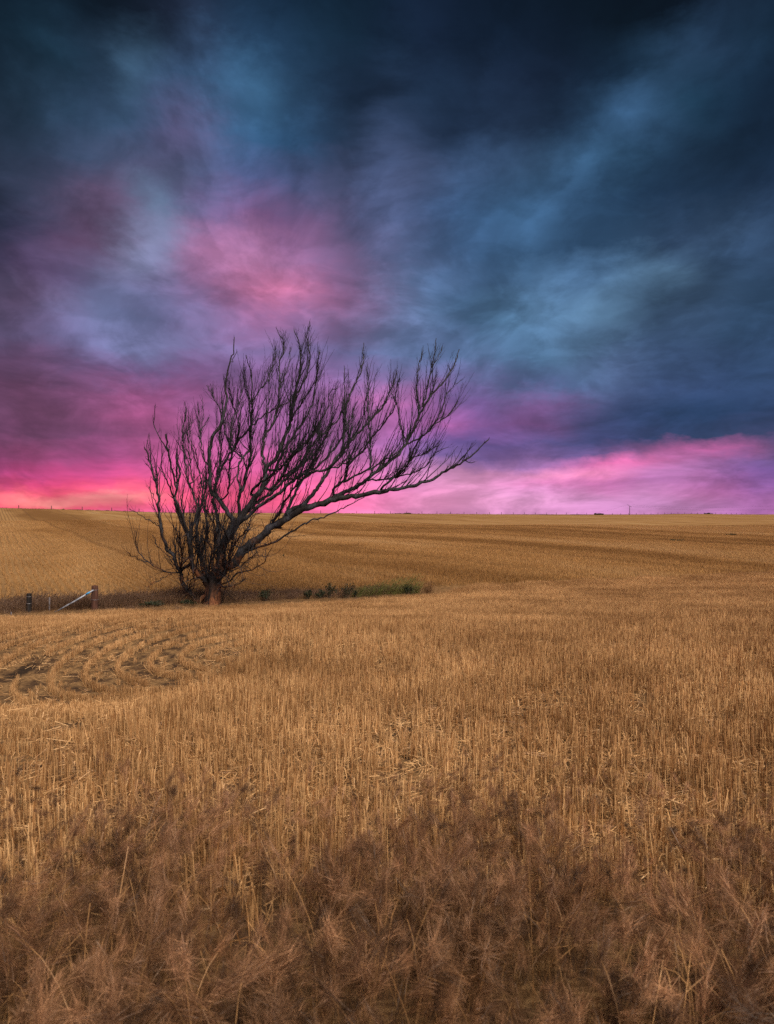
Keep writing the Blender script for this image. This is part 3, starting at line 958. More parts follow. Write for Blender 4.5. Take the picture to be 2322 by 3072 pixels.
# (points, start radius, end radius in photo pixels, depth drift in metres, twigginess)
LIMBS = [
    # the great limb leaning right
    (V(zC, (800, 1010), (860, 925), (960, 850), (1050, 740), (1180, 640), (1270, 552), (1400, 488), (1530, 412), (1672, 365)) +
     V(zB, (520, 1325), (700, 1300), (860, 1270), (1020, 1245), (1190, 1185), (1310, 1115), (1430, 1050), (1520, 975), (1590, 905)), 15, 1.3, -0.8, .75),
    (V(zB, (1425, 1055), (1450, 1068), (1492, 1064)), 1.3, .9, 0, .1), (V(zB, (1425, 1050), (1436, 1020), (1440, 980)), 1.3, .8, 0, .1),
    # second great limb
    (V(zB, (440, 1345), (540, 1290), (640, 1245), (780, 1145), (870, 1072), (960, 985), (1040, 865), (1092, 735), (1185, 575), (1265, 490), (1335, 392), (1380, 258)), 6.5, 1, .9, 1),
    (V(zB, (1092, 720), (1078, 560), (1086, 430), (1120, 245)), 2.6, .9, 1.3, .9), (V(zB, (1120, 650), (1160, 500), (1190, 360), (1215, 178)), 2.4, .9, .3, .8),
    (V(zB, (1188, 385), (1225, 320), (1258, 238)), 1.5, .8, .3, .5), (V(zB, (1000, 930), (1110, 890), (1205, 795), (1300, 735), (1365, 638)), 3, .9, .2, .9),
    (V(zB, (1205, 790), (1265, 665), (1300, 565), (1390, 480)), 2, .7, .6, 1),
    # upper middle limbs
    (V(zB, (150, 1430), (290, 1340), (400, 1200), (450, 1110), (540, 990), (605, 915), (700, 808), (820, 680), (882, 560), (935, 420)), 7, 1, 1.4, 1),
    (V(zB, (540, 990), (556, 860), (562, 710), (605, 560), (662, 450), (690, 325), (696, 210)), 4, .9, 1.8, .9),
    (V(zB, (600, 925), (572, 800), (558, 640), (556, 385)), 3, .8, 1.0, .8),
    (V(zB, (470, 1262), (600, 1182), (720, 1120), (830, 1068), (950, 980)), 4, 1.5, -.9, .8),
    (V(zB, (560, 1200), (600, 1075), (690, 985), (745, 895), (830, 800), (918, 680), (930, 545), (950, 455)), 3.6, .8, -1.3, 1),
    (V(zB, (745, 1120), (740, 900), (728, 700), (732, 560), (720, 380)), 2.8, .7, 1.2, 1.1),
    (V(zB, (985, 890), (952, 780), (930, 645), (890, 565)), 2.4, .8, -.5, .9),
    (V(zB, (820, 1245), (940, 1165), (1015, 1065), (1080, 920), (1165, 838), (1245, 745)), 3.6, 1, -1.1, 1),
    (V(zB, (720, 1200), (860, 1190), (1000, 1160), (1130, 1100), (1210, 1000), (1290, 962)), 3, .7, -1.6, 1.3),
    (V(zB, (930, 1165), (1030, 1050), (1150, 1000), (1240, 940)), 2, .6, -1.2, 1.2),
    # dark central limb, straight out of the trunk
    (V(zC, (775, 1040), (800, 930), (835, 850), (852, 720), (905, 660), (960, 560), (1010, 470), (1060, 400), (1130, 312), (1190, 250), (1212, 130)) +
     V(zA, (1215, 1300), (1310, 1200), (1372, 1050), (1432, 880), (1452, 700), (1500, 490), (1512, 320), (1455, 135)), 12, 1.1, .7, 1),
    (V(zA, (1210, 1330), (1195, 1180), (1200, 1050), (1242, 970), (1302, 860), (1322, 760), (1336, 560), (1332, 440), (1372, 270), (1310, 130)), 4.4, .8, 1.5, 1.1),
    (V(zA, (1418, 900), (1462, 710), (1522, 600), (1576, 480), (1582, 340), (1562, 190), (1586, 65)), 3.4, .8, -.4, .8),
    (V(zA, (1400, 960), (1480, 800), (1565, 680), (1640, 560), (1652, 400), (1672, 320)), 3, .8, -1.1, .9),
    (V(zA, (1335, 600), (1410, 430), (1424, 280)), 1.6, .6, 1.3, 1),
    (V(zB, (60, 1120), (140, 960), (250, 800), (332, 640), (352, 500), (372, 330), (384, 262)), 4, .9, .4, 1),
    (V(zB, (60, 1240), (200, 1000), (330, 880), (422, 700), (452, 580), (510, 515)), 4, .8, -1.0, 1.1),
    (V(zB, (100, 1180), (330, 1020), (452, 830), (472, 640), (505, 545)), 3.2, .7, 1.9, 1.1),
    (V(zB, (230, 1180), (380, 1010), (380, 920), (350, 800), (400, 640)), 2.6, .7, -1.7, 1),
    # long pale limb crossing the middle
    (V(zC, (845, 720), (900, 650), (970, 555), (1080, 460), (1180, 372), (1300, 292), (1400, 205), (1500, 132), (1672, 90)) + V(zB, (480, 1100), (545, 1085), (650, 1010), (720, 900)), 7, 1, -1.5, 1),
    (V(zC, (960, 560), (1060, 430), (1230, 300), (1360, 180), (1500, 60)) + V(zA, (1560, 1180), (1672, 1010)) + V(zB, (420, 860), (520, 740), (560, 600)), 6, .9, 1.0, 1),
    (V(zC, (1330, 560), (1420, 380), (1480, 230), (1580, 120)) + V(zB, (440, 1020), (560, 860), (640, 640)), 5, .9, 2.0, 1),
    (V(zA, (1100, 1480), (1290, 1330), (1420, 1210), (1560, 1080), (1672, 900)), 4.5, 1, -1.9, 1),
    (V(zC, (1270, 555), (1330, 430), (1450, 250), (1600, 60)) + V(zB, (390, 940), (480, 780)), 4, .9, -2.0, 1),
    # left of centre
    (V(zC, (848, 740), (905, 600), (945, 500), (890, 425), (830, 335), (762, 262), (752, 150)) +
     V(zA, (746, 1180), (772, 1050), (832, 930), (890, 755), (882, 560), (912, 440), (946, 330), (955, 200)), 7.5, 1.2, .9, .55),
    (V(zA, (936, 400), (976, 320)), 1.4, 1, .9, .2),
    (V(zA, (788, 1480), (852, 1300), (932, 1150), (1042, 1010), (1150, 890), (1302, 800), (1440, 730)), 4, 1.1, -.8, .7),
    (V(zC, (840, 850), (822, 650), (812, 460), (790, 400)) + V(zA, (780, 1500), (840, 1180), (830, 1000), (880, 880)), 6, .8, 1.6, 1.1),
    (V(zC, (1000, 480), (990, 360), (1020, 240)) + V(zA, (1080, 1250), (1090, 1100), (1100, 900), (1102, 740), (1098, 520), (1050, 350)), 5, .8, -1.4, 1.1),
    (V(zA, (1080, 1150), (1010, 1230), (985, 1330), (1000, 1480)), 3, 2, -1.2, .6),
    (V(zA, (930, 1200), (925, 1010), (960, 850), (1010, 700), (1020, 560)), 2.4, .7, 1.1, 1.1),
    (V(zA, (1100, 750), (1160, 650), (1240, 540), (1300, 330)), 2, .6, .4, 1.1),
    (V(zA, (1105, 1000), (1060, 650), (1042, 600)), 2, .7, -.8, .9),
    (V(zA, (1200, 1120), (1240, 760), (1250, 560), (1235, 440)), 2.6, .7, 1.7, 1),
    (V(zA, (1060, 1300), (1020, 1200), (940, 1140), (880, 1000), (860, 850), (720, 600)), 2.6, .6, 2.2, 1.2),
    (V(zA, (900, 1500), (920, 1250), (1000, 1000), (960, 800), (900, 600)), 3, .6, -2.1, 1.2),
    # left stems
    (V(zC, (660, 1185), (585, 1112), (525, 1022), (500, 930), (440, 800), (372, 690), (342, 560), (322, 430), (318, 300), (288, 150), (250, 10)) +
     V(zA, (240, 1180), (205, 1130)), 7, 1.6, .6, .7),
    (V(zA, (228, 1150), (222, 1100), (240, 1012)), 1.2, .6, .6, .4),
    (V(zA, (300, 1400), (255, 1300), (210, 1252)), 1.6, .9, .9, .4),
    (V(zA, (310, 1620), (280, 1530), (250, 1445)), 1.6, .8, 1.3, .5),
    (V(zC, (600, 850), (585, 720), (545, 570), (488, 440), (466, 290), (492, 120)) + V(zA, (492, 1290), (475, 1200)), 5, 2.2, -.9, .6),
    (V(zC, (470, 230), (430, 90)) + V(zA, (408, 1190), (398, 1080), (380, 1010)), 3, 2, -.9, .3),
    (V(zA, (395, 1150), (312, 1000), (290, 920), (275, 860)), 1.9, .8, -.7, .4), (V(zA, (291, 900), (288, 820), (296, 765)), 1.1, .5, -.7, .3),
    (V(zC, (735, 1060), (660, 960), (602, 850), (580, 700), (560, 572), (500, 420), (450, 310)), 8, 2.6, -1.3, .7),
    (V(zC, (450, 320), (380, 150), (320, 60)), 2.4, .9, -1.4, .6),
    (V(zC, (585, 790), (592, 640), (605, 550), (642, 450), (622, 300), (562, 150)) + V(zA, (525, 1060), (520, 960), (552, 850), (540, 740)), 3.6, .7, .4, 1.1),
    (V(zA, (604, 1420), (580, 1200), (562, 1000), (602, 900)), 2.2, .6, .9, 1.1),
    (V(zA, (560, 1210), (490, 1100), (475, 1060)), 1.6, .6, -.2, .6),
    (V(zC, (745, 1040), (700, 880), (662, 700), (640, 520), (690, 330)) + V(zA, (748, 1310), (700, 1200), (672, 1000), (652, 820), (650, 740)), 4.5, .7, 1.6, 1),
    (V(zA, (676, 985), (705, 930), (742, 870)), 1.6, 1, 1.6, .2), (V(zA, (672, 1000), (700, 830), (690, 710)), 1.3, .5, 1.7, .9),
    (V(zC, (500, 930), (515, 800), (500, 640), (470, 560)), 3, 1, -1.6, .8), (V(zC, (700, 1000), (680, 900), (690, 740), (730, 560)) + V(zA, (650, 1250), (600, 1080)), 3.6, .7, -1.7, 1),
    (V(zC, (500, 900), (560, 830), (640, 760), (680, 700)), 2.6, 1, -.7, .7),
    # stems crowding out of the butt
    (V(zC, (762, 1090), (742, 930), (762, 780), (728, 640), (740, 520)), 4.2, .9, -1.0, 1), (V(zC, (800, 1050), (816, 900), (790, 760), (802, 600), (760, 470)), 4.6, .9, -1.5, 1),
    (V(zC, (764, 1060), (704, 960), (692, 820), (642, 700), (640, 600)), 3.4, .8, -.6, 1), (V(zC, (830, 980), (902, 870), (932, 740), (1012, 640), (1100, 560)), 4.4, .9, -1.8, 1.1),
    (V(zC, (815, 960), (880, 840), (872, 700), (940, 620), (990, 480)), 4.2, .8, -.9, 1.1), (V(zC, (790, 1000), (770, 860), (830, 720), (850, 590), (930, 460)), 3.6, .8, 1.4, 1.1),
    (V(zC, (700, 1010), (640, 900), (650, 770), (600, 640), (570, 500)), 3.0, .7, 1.3, 1.1),
    # low drooping branches
    (V(zC, (490, 942), (372, 930), (235, 850), (162, 770), (132, 690), (130, 590)), 2.2, .6, -1.0, .7), (V(zC, (240, 856), (150, 830), (60, 770)), 1.4, .5, -1.0, .8),
    (V(zC, (430, 955), (335, 1000), (215, 1060)), 1.3, .4, -1.5, .7), (V(zC, (345, 560), (205, 480), (80, 410)), 1.6, .4, 1.2, .8), (V(zC, (460, 850), (330, 740), (270, 630)), 1.6, .5, 1.4, .9),
    (V(zC, (1040, 780), (1180, 722), (1290, 692), (1370, 640), (1460, 582), (1560, 522), (1672, 482)) + V(zB, (460, 1440), (600, 1372), (700, 1318)), 3.6, .9, -1.6, .35),
    (V(zC, (830, 1050), (920, 1012), (990, 945), (1100, 920), (1200, 860), (1230, 800)), 2.6, .6, -1.4, 1.5), (V(zC, (840, 1065), (950, 1050), (1040, 1000)), 2, .5, -1.8, 1.5),
    (V(zC, (900, 930), (1000, 900), (1080, 820), (1180, 800)), 2, .5, -1.0, 1.5), (V(zC, (860, 960), (980, 860), (1060, 860), (1150, 760)), 2, .5, 1.4, 1.5),
    (V(zC, (620, 1040), (600, 900), (540, 830), (470, 760)), 2, .5, 1.7, 1.4), (V(zC, (560, 1090), (610, 980), (640, 880)), 1.8, .5, -1.4, 1.3),
    (V(zC, (1000, 720), (1060, 600), (1100, 480), (1180, 440)), 2.6, .6, 2.3, 1.4), (V(zC, (900, 690), (860, 560), (760, 480), (700, 380)), 2.6, .6, -2.3, 1.4),
]


def smooth_path(pts, step):
    """Catmull-Rom through pts"""
    P = [np.asarray(p, float) for p in pts]
    P = [2 * P[0] - P[1]] + P + [2 * P[-1] - P[-2]]
    out = []
    for i in range(1, len(P) - 2):
        a, b, c, d = P[i - 1:i + 3]
        n_ = max(2, int(np.linalg.norm(c - b) / step))
        for k in range(n_):
            t = k / n_
            out.append(0.5 * ((2 * b) + (-a + c) * t + (2 * a - 5 * b + 4 * c - d) * t * t + (-a + 3 * b - 3 * c + d) * t ** 3))
    out.append(P[-2])
    return out


def nrm(v):
    return v / (np.linalg.norm(v) + 1e-9)


def rv():
    return np.array([random.gauss(0, 1), random.gauss(0, 1), random.gauss(0, 1)])


UP = np.array([0.0, 0.0, 1.0])


ENV = [(380, 1480), (438, 1359), (463, 1223), (545, 1209), (596, 1201), (617, 1151), (689, 1108), (753, 1058), (832, 990), (922, 968), (969, 1051), (997, 1141), (1033, 1108),
       (1091, 1036), (1119, 1094), (1177, 1079), (1220, 1130), (1263, 1044), (1313, 1022), (1371, 1051), (1385, 1130), (1400, 1240), (1415, 1330), (1440, 1335), (1470, 1320)]
ENVX, ENVY = [e[0] for e in ENV], [e[1] for e in ENV]
TB = np.zeros(3)


def headroom(p):
    """metres left between a point of the tree and the top of the crown"""
    q = p + TB
    px = 1161 + F * q[0] / q[1]
    py = 1536 - F * (q[2] - EYE) / q[1]
    if px > 1470 or px < 380:
        return 0.05
    return (py - np.interp(px, ENVX, ENVY)) * q[1] / F


def shoot(mb, p, d, length, r, level, sides, tangle=0.0):
    """one crooked side shoot and the finer ones on it"""
    if not tangle:
        length = min(length, max(0.12, headroom(p) * random.uniform(0.75, 1.1)))
    n_ = max(3, int(length / (0.14 if level < 2 else 0.11)))
    P, Rr, D = [p], [r], [d]
    lift = 0.10 if not tangle else -0.01
    for k in range(n_):
        d = nrm(d + rv() * ({0: 0.075, 1: 0.10}.get(level, 0.13) + 0.10 * tangle) + UP * lift * (1.2 - 0.6 * k / n_) + np.array([0.015, 0, 0]))
        p = p + d * length / n_
        P.append(p)
        D.append(d)
        Rr.append(r * (1 - 0.72 * (k + 1) / n_))
    mb.tube(P, Rr, sides, caps=False)
    if level >= 3:
        return
    cnt = {0: 2.0, 1: 2.4, 2: 3.2}[level] * length
    cnt = int(cnt) + (random.random() < cnt % 1)
    for q in range(cnt):
        k = random.randint(1, n_ - 1) if n_ > 1 else 0
        nd = nrm(D[k] * 0.8 + nrm(rv()) * (0.62 + 0.3 * tangle) + UP * (0.22 - 0.2 * tangle))
        ln = min(length, 1.3) * random.uniform(0.22, 0.55)
        if ln < 0.06:
            continue
        shoot(mb, P[k], nd, ln, max(Rr[k] * 0.62, 0.0036), level + 1, 3, tangle)


def make_tree():
    base = ground_at(638, 1806)
    base = Vector(((638 - 1161) / F * TY, TY, gz((638 - 1161) / F * TY, TY)))
    root = empty('dead_tree', base, 'bare dead tree with blackened wind-swept branches leaning over the stubble', 'tree')
    b = np.array(base)
    TB[:] = b
    k = TY / F
    joints = []          # points already on the tree: photo place, depth
    # trunk: fluted butt that flares into the ground
    tr = MB()
    path = [at(*zC(770, 1225), TY), at(*zC(772, 1180), TY), at(*zC(776, 1120), TY), at(*zC(778, 1060), TY), at(*zC(786, 1000), TY), at(*zC(800, 940), TY), at(*zC(826, 870), TY)]
    sides = 20
    rad = [27, 22.5, 20.5, 20, 20, 17, 12]
    vs = []
    for i, p in enumerate(path):
        for q in range(sides):
            a = 2 * math.pi * q / sides
            fl = 1 + 0.10 * math.sin(a * 4 + 0.7 + i * 0.25) + 0.06 * math.sin(a * 9 + i * 0.4) + random.uniform(-.03, .03)
            vs.append((p.x - b[0] + math.cos(a) * rad[i] * k * fl, p.y - b[1] + math.sin(a) * rad[i] * k * fl, p.z - b[2]))
    fs = [(i * sides + q, i * sides + (q + 1) % sides, (i + 1) * sides + (q + 1) % sides, (i + 1) * sides + q) for i in range(len(path) - 1) for q in range(sides)]
    fs.append(tuple((len(path) - 1) * sides + q for q in range(sides)))
    tr.add(vs, fs)
    trunk = tr.build('trunk', M['bark'], root, smooth=True)
    # strips of hanging bark and short snags on the trunk
    for q in range(5):
        s_ = MB()
        a = random.uniform(math.pi, 2 * math.pi)
        z0 = random.uniform(0.55, 1.15)
        p0 = np.array([math.cos(a) * 0.31, math.sin(a) * 0.31, z0])
        strip(s_, [p0, p0 + np.array([0, -0.03, -0.22]), p0 + np.array([random.uniform(-.05, .05), -0.10, -0.42])], [0.035, 0.03, 0.01], np.array([-math.sin(a), math.cos(a), 0]))
        s_.build('bark_strip', M['bark'], trunk)
    for li, (pp, r0, r1, drift, twiggy) in enumerate(LIMBS):
        n_ = len(pp)
        # distance along in photo pixels decides how far the limb has drifted in depth
        seg = [0.0]
        for i in range(1, n_):
            seg.append(seg[-1] + math.dist(pp[i], pp[i - 1]))
        d0, d1 = 0.0, drift * 1.5
        pp = list(pp)
        if joints and math.dist(pp[0], zC(780, 1040)) > 45:
            # grow out of the nearest wood already there
            ja = np.array(joints)
            dist = np.hypot(ja[:, 0] - pp[0][0], (ja[:, 1] - pp[0][1])) + np.where(ja[:, 1] < pp[0][1] - 6, 40, 0)
            w_ = int(np.argmin(dist))
            d0 = ja[w_, 2] - TY
            if dist[w_] > 4:
                pp.insert(0, (ja[w_, 0], ja[w_, 1]))
            else:
                pp[0] = (ja[w_, 0], ja[w_, 1])
            if li not in (43,):
                d1 = d0 * 0.5 + d1
            seg = [0.0]
            for i in range(1, len(pp)):
                seg.append(seg[-1] + math.dist(pp[i], pp[i - 1]))
        P3 = []
        for i, (px, py) in enumerate(pp):
            s_ = seg[i] / seg[-1]
            yy = TY + d0 + (d1 - d0) * s_ ** 0.9 + 0.08 * s_ * math.sin(9 * s_ + li)
            q = at(px, py, yy)
            P3.append((q.x - b[0], q.y - b[1], q.z - b[2]))
        path = smooth_path(P3, 0.16)
        m_ = len(path)
        for i in range(1, m_ - 1):
            path[i] = path[i] + rv() * 0.026
        for q in path:
            joints.append((1161 + F * (q[0] + b[0]) / (q[1] + b[1]), 1536 - F * (q[2] + b[2] - EYE) / (q[1] + b[1]), q[1] + b[1]))
        thick = r0 * k
        rads = []
        for i in range(m_):
            t = i / (m_ - 1)
            r1 = max(r1, 0.75) 
            rr_ = (r1 * 1.15 + (r0 - r1 * 1.15) * (1 - t) ** (1.15 if r0 > 9 else 0.9)) * k
            rads.append(rr_ * (1 + random.uniform(-.12, .12)))
        mb = MB()
        sd = 12 if r0 > 9 else (8 if r0 > 3 else 5)
        mb.tube(path, rads, sd, caps=True, ragged=0.06)
        tw = MB()
        length = sum(np.linalg.norm(path[i + 1] - path[i]) for i in range(m_ - 1))
        # short broken snags and spurs
        for q in range(int(length * 1.1)):
            i = random.randint(1, m_ - 2)
            tg = nrm(path[i + 1] - path[i - 1])
            d = nrm(tg * 0.6 + nrm(rv()) * 0.9)
            ln = random.uniform(0.05, 0.14) + rads[i]
            mb.tube([path[i], path[i] + d * ln], [rads[i] * 0.4, min(rads[i] * 0.25, 0.012)], 4)
        # long secondary branches that all sweep up the same way
        if twiggy > 0.5 and r0 > 1.9 and twiggy < 1.4:
            for q in range(int(length * 3.3 * twiggy)):
                t = random.uniform(0.12, 0.9)
                i = min(m_ - 2, max(1, int(t * (m_ - 1))))
                tg = nrm(path[i + 1] - path[i - 1])
                d = nrm(tg * 0.8 + nrm(rv()) * 0.45 + UP * 0.35)
                shoot(tw, path[i], d, random.uniform(0.9, 2.6), min(max(rads[i] * 0.5, 0.013), 0.024), 0, 5)
        cnt = int(length * 2.4 * twiggy)
        tangle = 0.9 if twiggy >= 1.4 else 0.0
        for q in range(cnt):
            t = random.uniform(0.10, 0.97)
            i = min(m_ - 2, max(1, int(t * (m_ - 1))))
            tg = nrm(path[i + 1] - path[i - 1])
            side = nrm(rv())
            d = nrm(tg * 0.75 + side * (0.55 + 0.4 * tangle) + UP * (0.42 - 0.45 * tangle))
            ln = random.uniform(0.25, 1.15) * (1.0 - 0.45 * t) * (0.8 if tangle else 1.0)
            rr2 = min(max(rads[i] * 0.42, 0.0065), 0.019)
            shoot(tw, path[i], d, ln, rr2, 1 if ln > 0.4 else 2, 4, tangle)
        # fine spray at the tip
        for q in range(int(2 + 5 * twiggy)):
            tg = nrm(path[-1] - path[-3])
            i = m_ - 1 - random.randint(0, max(1, min(6, m_ // 3)))
            shoot(tw, path[i], nrm(tg + rv() * 0.30 + UP * 0.15), random.uniform(0.2, 0.5), max(rads[i] * 0.55, 0.006), 2, 3, tangle)
        bo = mb.build('branch', M['bark'], root, smooth=True)
        if tw.nv:
            tag(tw.build('twigs', M['twig'], bo), kind='stuff')
    # a thicket of thin suckers round the butt and along the low limbs
    low_pts = [j for j in joints if j[1] > 1590 and 520 < j[0] < 900]
    for c in range(7):
        tw = MB()
        for q in range(40):
            j = random.choice(low_pts)
            p = np.array(at(*j)) - b
            d = nrm(UP * random.uniform(0.2, 1.0) + rv() * 0.6 + np.array([0.1, 0, 0]))
            shoot(tw, p, d, random.uniform(0.5, 1.7), random.uniform(0.008, 0.018), 0 if random.random() < 0.6 else 1, 4, random.choice((0.0, 0.0, 0.5, 1.0)))
        tag(tw.build('suckers', M['twig'], root), kind='stuff')
    return root


tree = make_tree()


# ------------------------------------------------------------------ the broken fence in the dip
def post_mesh(r, h, seed, sides=12, taper=0.95, jag=0.012):
    rs = random.Random(seed)
    mb = MB()
    lv = [-0.35, 0.0, 0.25, 0.5, 0.75, 0.93, 1.0]
    vs = []
    for i, l_ in enumerate(lv):
        for q in range(sides):
            a = 2 * math.pi * q / sides
            rr_ = r * (1 - (1 - taper) * max(l_, 0)) * (1 + 0.05 * math.sin(3 * a + seed) + rs.uniform(-.025, .025)) * (0.95 if i == len(lv) - 1 else 1)
            z = l_ * h + (rs.uniform(-jag, jag) if i == len(lv) - 1 else 0)
            vs.append((rr_ * math.cos(a), rr_ * math.sin(a), z))
    n_ = len(lv)
    fs = [(i * sides + q, i * sides + (q + 1) % sides, (i + 1) * sides + (q + 1) % sides, (i + 1) * sides + q) for i in range(n_ - 1) for q in range(sides)]
    fs.append(tuple((n_ - 1) * sides + q for q in range(sides)))
    mb.add(vs, fs)
    return mb


def staple_wires(root, r, hs):
    for h in hs:
        mb = MB()
        ring = [(1.02 * r * math.cos(a), 1.02 * r * math.sin(a), h + 0.004 * math.sin(a * 2)) for a in np.linspace(0, 2 * math.pi, 17)]
        mb.tube(ring, [0.006] * 17, 5)
        mb.build('wire_tie', M['picket'], root)


FD = 28.0
def stand(px, y):
    x = (px - 1161) / F * y
    return Vector((x, y, gz(x, y)))


def top_h(p, py):
    return EYE + (1536 - py) / F * p.y - p.z


p = stand(285, FD)
h1 = top_h(p, 1757)
root = empty('strainer_post', p, 'thick red-brown timber fence post propped by the pale diagonal pipe', 'fence post')
post_mesh(0.135, h1, 3, 14).build('shaft', M['post_red'], root, smooth=False)
staple_wires(root, 0.135, (h1 * 0.45, h1 * 0.84))
pa, pb = at(281, 1770, FD - 0.13), at(163, 1846, FD - 0.35)
pb.z = gz(pb.x, pb.y) - 0.02
o = empty('brace_pipe', pb, 'pale galvanised pipe leaning diagonally against the thick timber post', 'pipe')
d = pa - pb
mb = MB()
mb.tube([(0, 0, 0), tuple(d * 0.5 + Vector((0, 0, -0.012))), tuple(d)], [0.036, 0.035, 0.034], 12)
mb.build('pipe', M['pipe'], o, smooth=True)
mb = MB()
mb.tube([tuple(d * 0.80), tuple(d * 0.91)], [0.0375, 0.037], 12)
tag(mb.build('painted_band', M['blue_band'], o, smooth=True), 'blue painted band near the top end of the pipe')
p = stand(87, FD - 0.6)
root = empty('fence_post', p, 'black charred timber post standing apart at the left edge', 'fence post')
h2 = top_h(p, 1781)
post_mesh(0.098, h2, 5, 12, 1.0).build('shaft', M['post_black'], root)
staple_wires(root, 0.098, (h2 * 0.5, h2 * 0.86))
for px, py, dy, lab in ((148, 1792, -0.2, 'thin grey steel picket between the black post and the leaning pipe'), (33, 1836, -1.3, 'short rusty steel picket left of the black post')):
    p = stand(px, FD + dy)
    h = top_h(p, py)
    mb = MB()
    for a in (0.4, 0.4 + 2.094, 0.4 + 4.189):
        dx, dy_ = math.cos(a) * 0.03, math.sin(a) * 0.03
        nx_, ny_ = -math.sin(a) * 0.004, math.cos(a) * 0.004
        v = [(nx_, ny_, -0.3), (-nx_, -ny_, -0.3), (dx - nx_, dy_ - ny_, -0.3), (dx + nx_, dy_ + ny_, -0.3)]
        v += [(q[0], q[1], h) for q in v]
        mb.add(v, [(0, 1, 2, 3), (7, 6, 5, 4), (0, 4, 5, 1), (1, 5, 6, 2), (2, 6, 7, 3), (3, 7, 4, 0)])
    o = mb.build('steel_picket', M['picket'])
    o.location = p
    tag(o, lab, 'picket')


# ------------------------------------------------------------------ shrubs and weeds in the dip
def leafy(root, n, w_, h_, leaf, mat, lean=0.0, stems=7, tiers=0.5):
    st_ = MB()
    tips = []
    for q in range(stems):
        a = random.uniform(0, 6.28)
        r_ = random.random() ** 0.6
        e = np.array([math.cos(a) * w_ * 0.5 * r_ + lean * h_, math.sin(a) * w_ * 0.4 * r_, h_ * random.uniform(0.55, 0.98) * (1 - 0.35 * r_)])
        m_ = e * 0.5 + np.array([0, 0, 0.12 * h_])
        s0 = np.array([e[0] * 0.25, e[1] * 0.25, -0.05])
        path = smooth_path([s0, m_, e], 0.08)
        st_.tube(path, [0.012 * (1 - 0.7 * i / len(path)) for i in range(len(path))], 4)
        tips += [path[int(len(path) * f)] for f in (0.45, 0.65, 0.8, 0.9, 0.99)]
    lv = MB()
    for q in range(n):
        c = random.choice(tips) + rv() * np.array([0.07 * w_, 0.07 * w_, 0.10 * h_]) * random.choice((0.5, 1.0, 1.4))
        if c[2] < 0.02:
            continue
        u_ = nrm(rv()) * leaf * random.uniform(0.5, 1.2)
        v_ = nrm(np.cross(u_, rv())) * leaf * random.uniform(0.18, 0.4)
        lv.add([c - u_, c + v_, c + u_, c - v_], [(0, 1, 2, 3)])
    st_.build('stems', M['twig_brown'], root)
    tag(lv.build('foliage', mat, root), kind='stuff')


def feathery(root, n, w_, h_, mat, lean):
    st_, lv = MB(), MB()
    for q in range(n):
        b0 = np.array([random.gauss(0, w_ * 0.22), random.gauss(0, w_ * 0.2), -0.03])
        h = h_ * random.uniform(0.5, 1.05)
        e = b0 + np.array([lean * h * random.uniform(0.6, 1.3) + random.gauss(0, 0.07), random.gauss(0, 0.1), h])
        path = smooth_path([b0, b0 * 0.4 + e * 0.6 - np.array([0.18 * lean * h, 0, 0]) * 0.5 + np.array([0, 0, 0.05 * h]), e], 0.08)
        st_.tube(path, [0.005 * (1 - 0.6 * i / len(path)) for i in range(len(path))], 3, caps=False)
        for k_ in range(34):
            i = random.randint(1, len(path) - 1)
            d = nrm(path[i] - path[i - 1] + rv() * 0.45 + np.array([lean * 0.4, 0, 0]))
            ln = random.uniform(0.05, 0.16)
            sd = nrm(np.cross(d, rv())) * 0.004
            lv.add([path[i] - sd, path[i] + sd, path[i] + d * ln], [(0, 1, 2)])
    st_.build('stems', mat, root)
    tag(lv.build('foliage', mat, root), kind='stuff')


SHRUBS = [
    (925, 1782, 32, 26, 'small dark green shrub, first of the row right of the tree'),
    (962, 1784, 40, 22, 'low dark green shrub second in the row right of the tree'),
    (985, 1800, 44, 40, 'rounded dark green shrub with a notched top left of the feathery weeds'),
    (1040, 1796, 46, 50, 'tallest dark green shrub in the row beside the feathery weeds'),
    (1222, 1778, 34, 26, 'dark green shrub under the last feathery weed of the row'),
    (800, 1806, 64, 34, 'low blackish green shrub alone just right of the trunk'),
    (1066, 1800, 20, 18, 'tiny dark sprig in front of the feathery weeds'),
    (457, 1818, 74, 16, 'dull green weed clump left of the tree in brown grass'),
    (566, 1812, 52, 11, 'flat dull green weed at the foot of the left stem'),
]
for px, py, wp, hp, lab in SHRUBS:
    yv = float(dip_line(np.array((px - 1161) / F * 31))) - 0.35
    p = stand(px, yv)
    k_ = yv / F
    o = empty('shrub', p, lab, 'shrub', 'green shrubs along the dip')
    big = wp > 30
    leafy(o, 520 if big else 200, wp * k_, (hp + 8) * k_, 0.045, M['dark_leaf'], 0.05, 9 if big else 5)
WEEDS = [(1068, 1790, 44, 36), (1100, 1790, 48, 42), (1132, 1786, 50, 46), (1164, 1782, 52, 56), (1190, 1779, 48, 60), (1216, 1776, 50, 66), (1240, 1774, 40, 40)]
for i, (px, py, wp, hp) in enumerate(WEEDS):
    yv = float(dip_line(np.array((px - 1161) / F * 31))) - 0.15
    p = stand(px, yv)
    k_ = yv / F
    o = empty('feathery_weed', p, 'pale green feathery weed, %s in the windblown row counting from the tree' % ('first second third fourth fifth sixth last'.split()[i]), 'weed', 'feathery weeds blown to one side')
    feathery(o, 34, wp * k_, (hp * 0.85 + 4) * k_, M['pale_leaf'], 0.6)
p = stand(1283, 33.2)
o = empty('dry_weed', p, 'rusty brown dead weed beside the end of the green row', 'weed')
feathery(o, 60, 46 * 33 / F, 44 * 33 / F, M['dead_leaf'], 0.15)
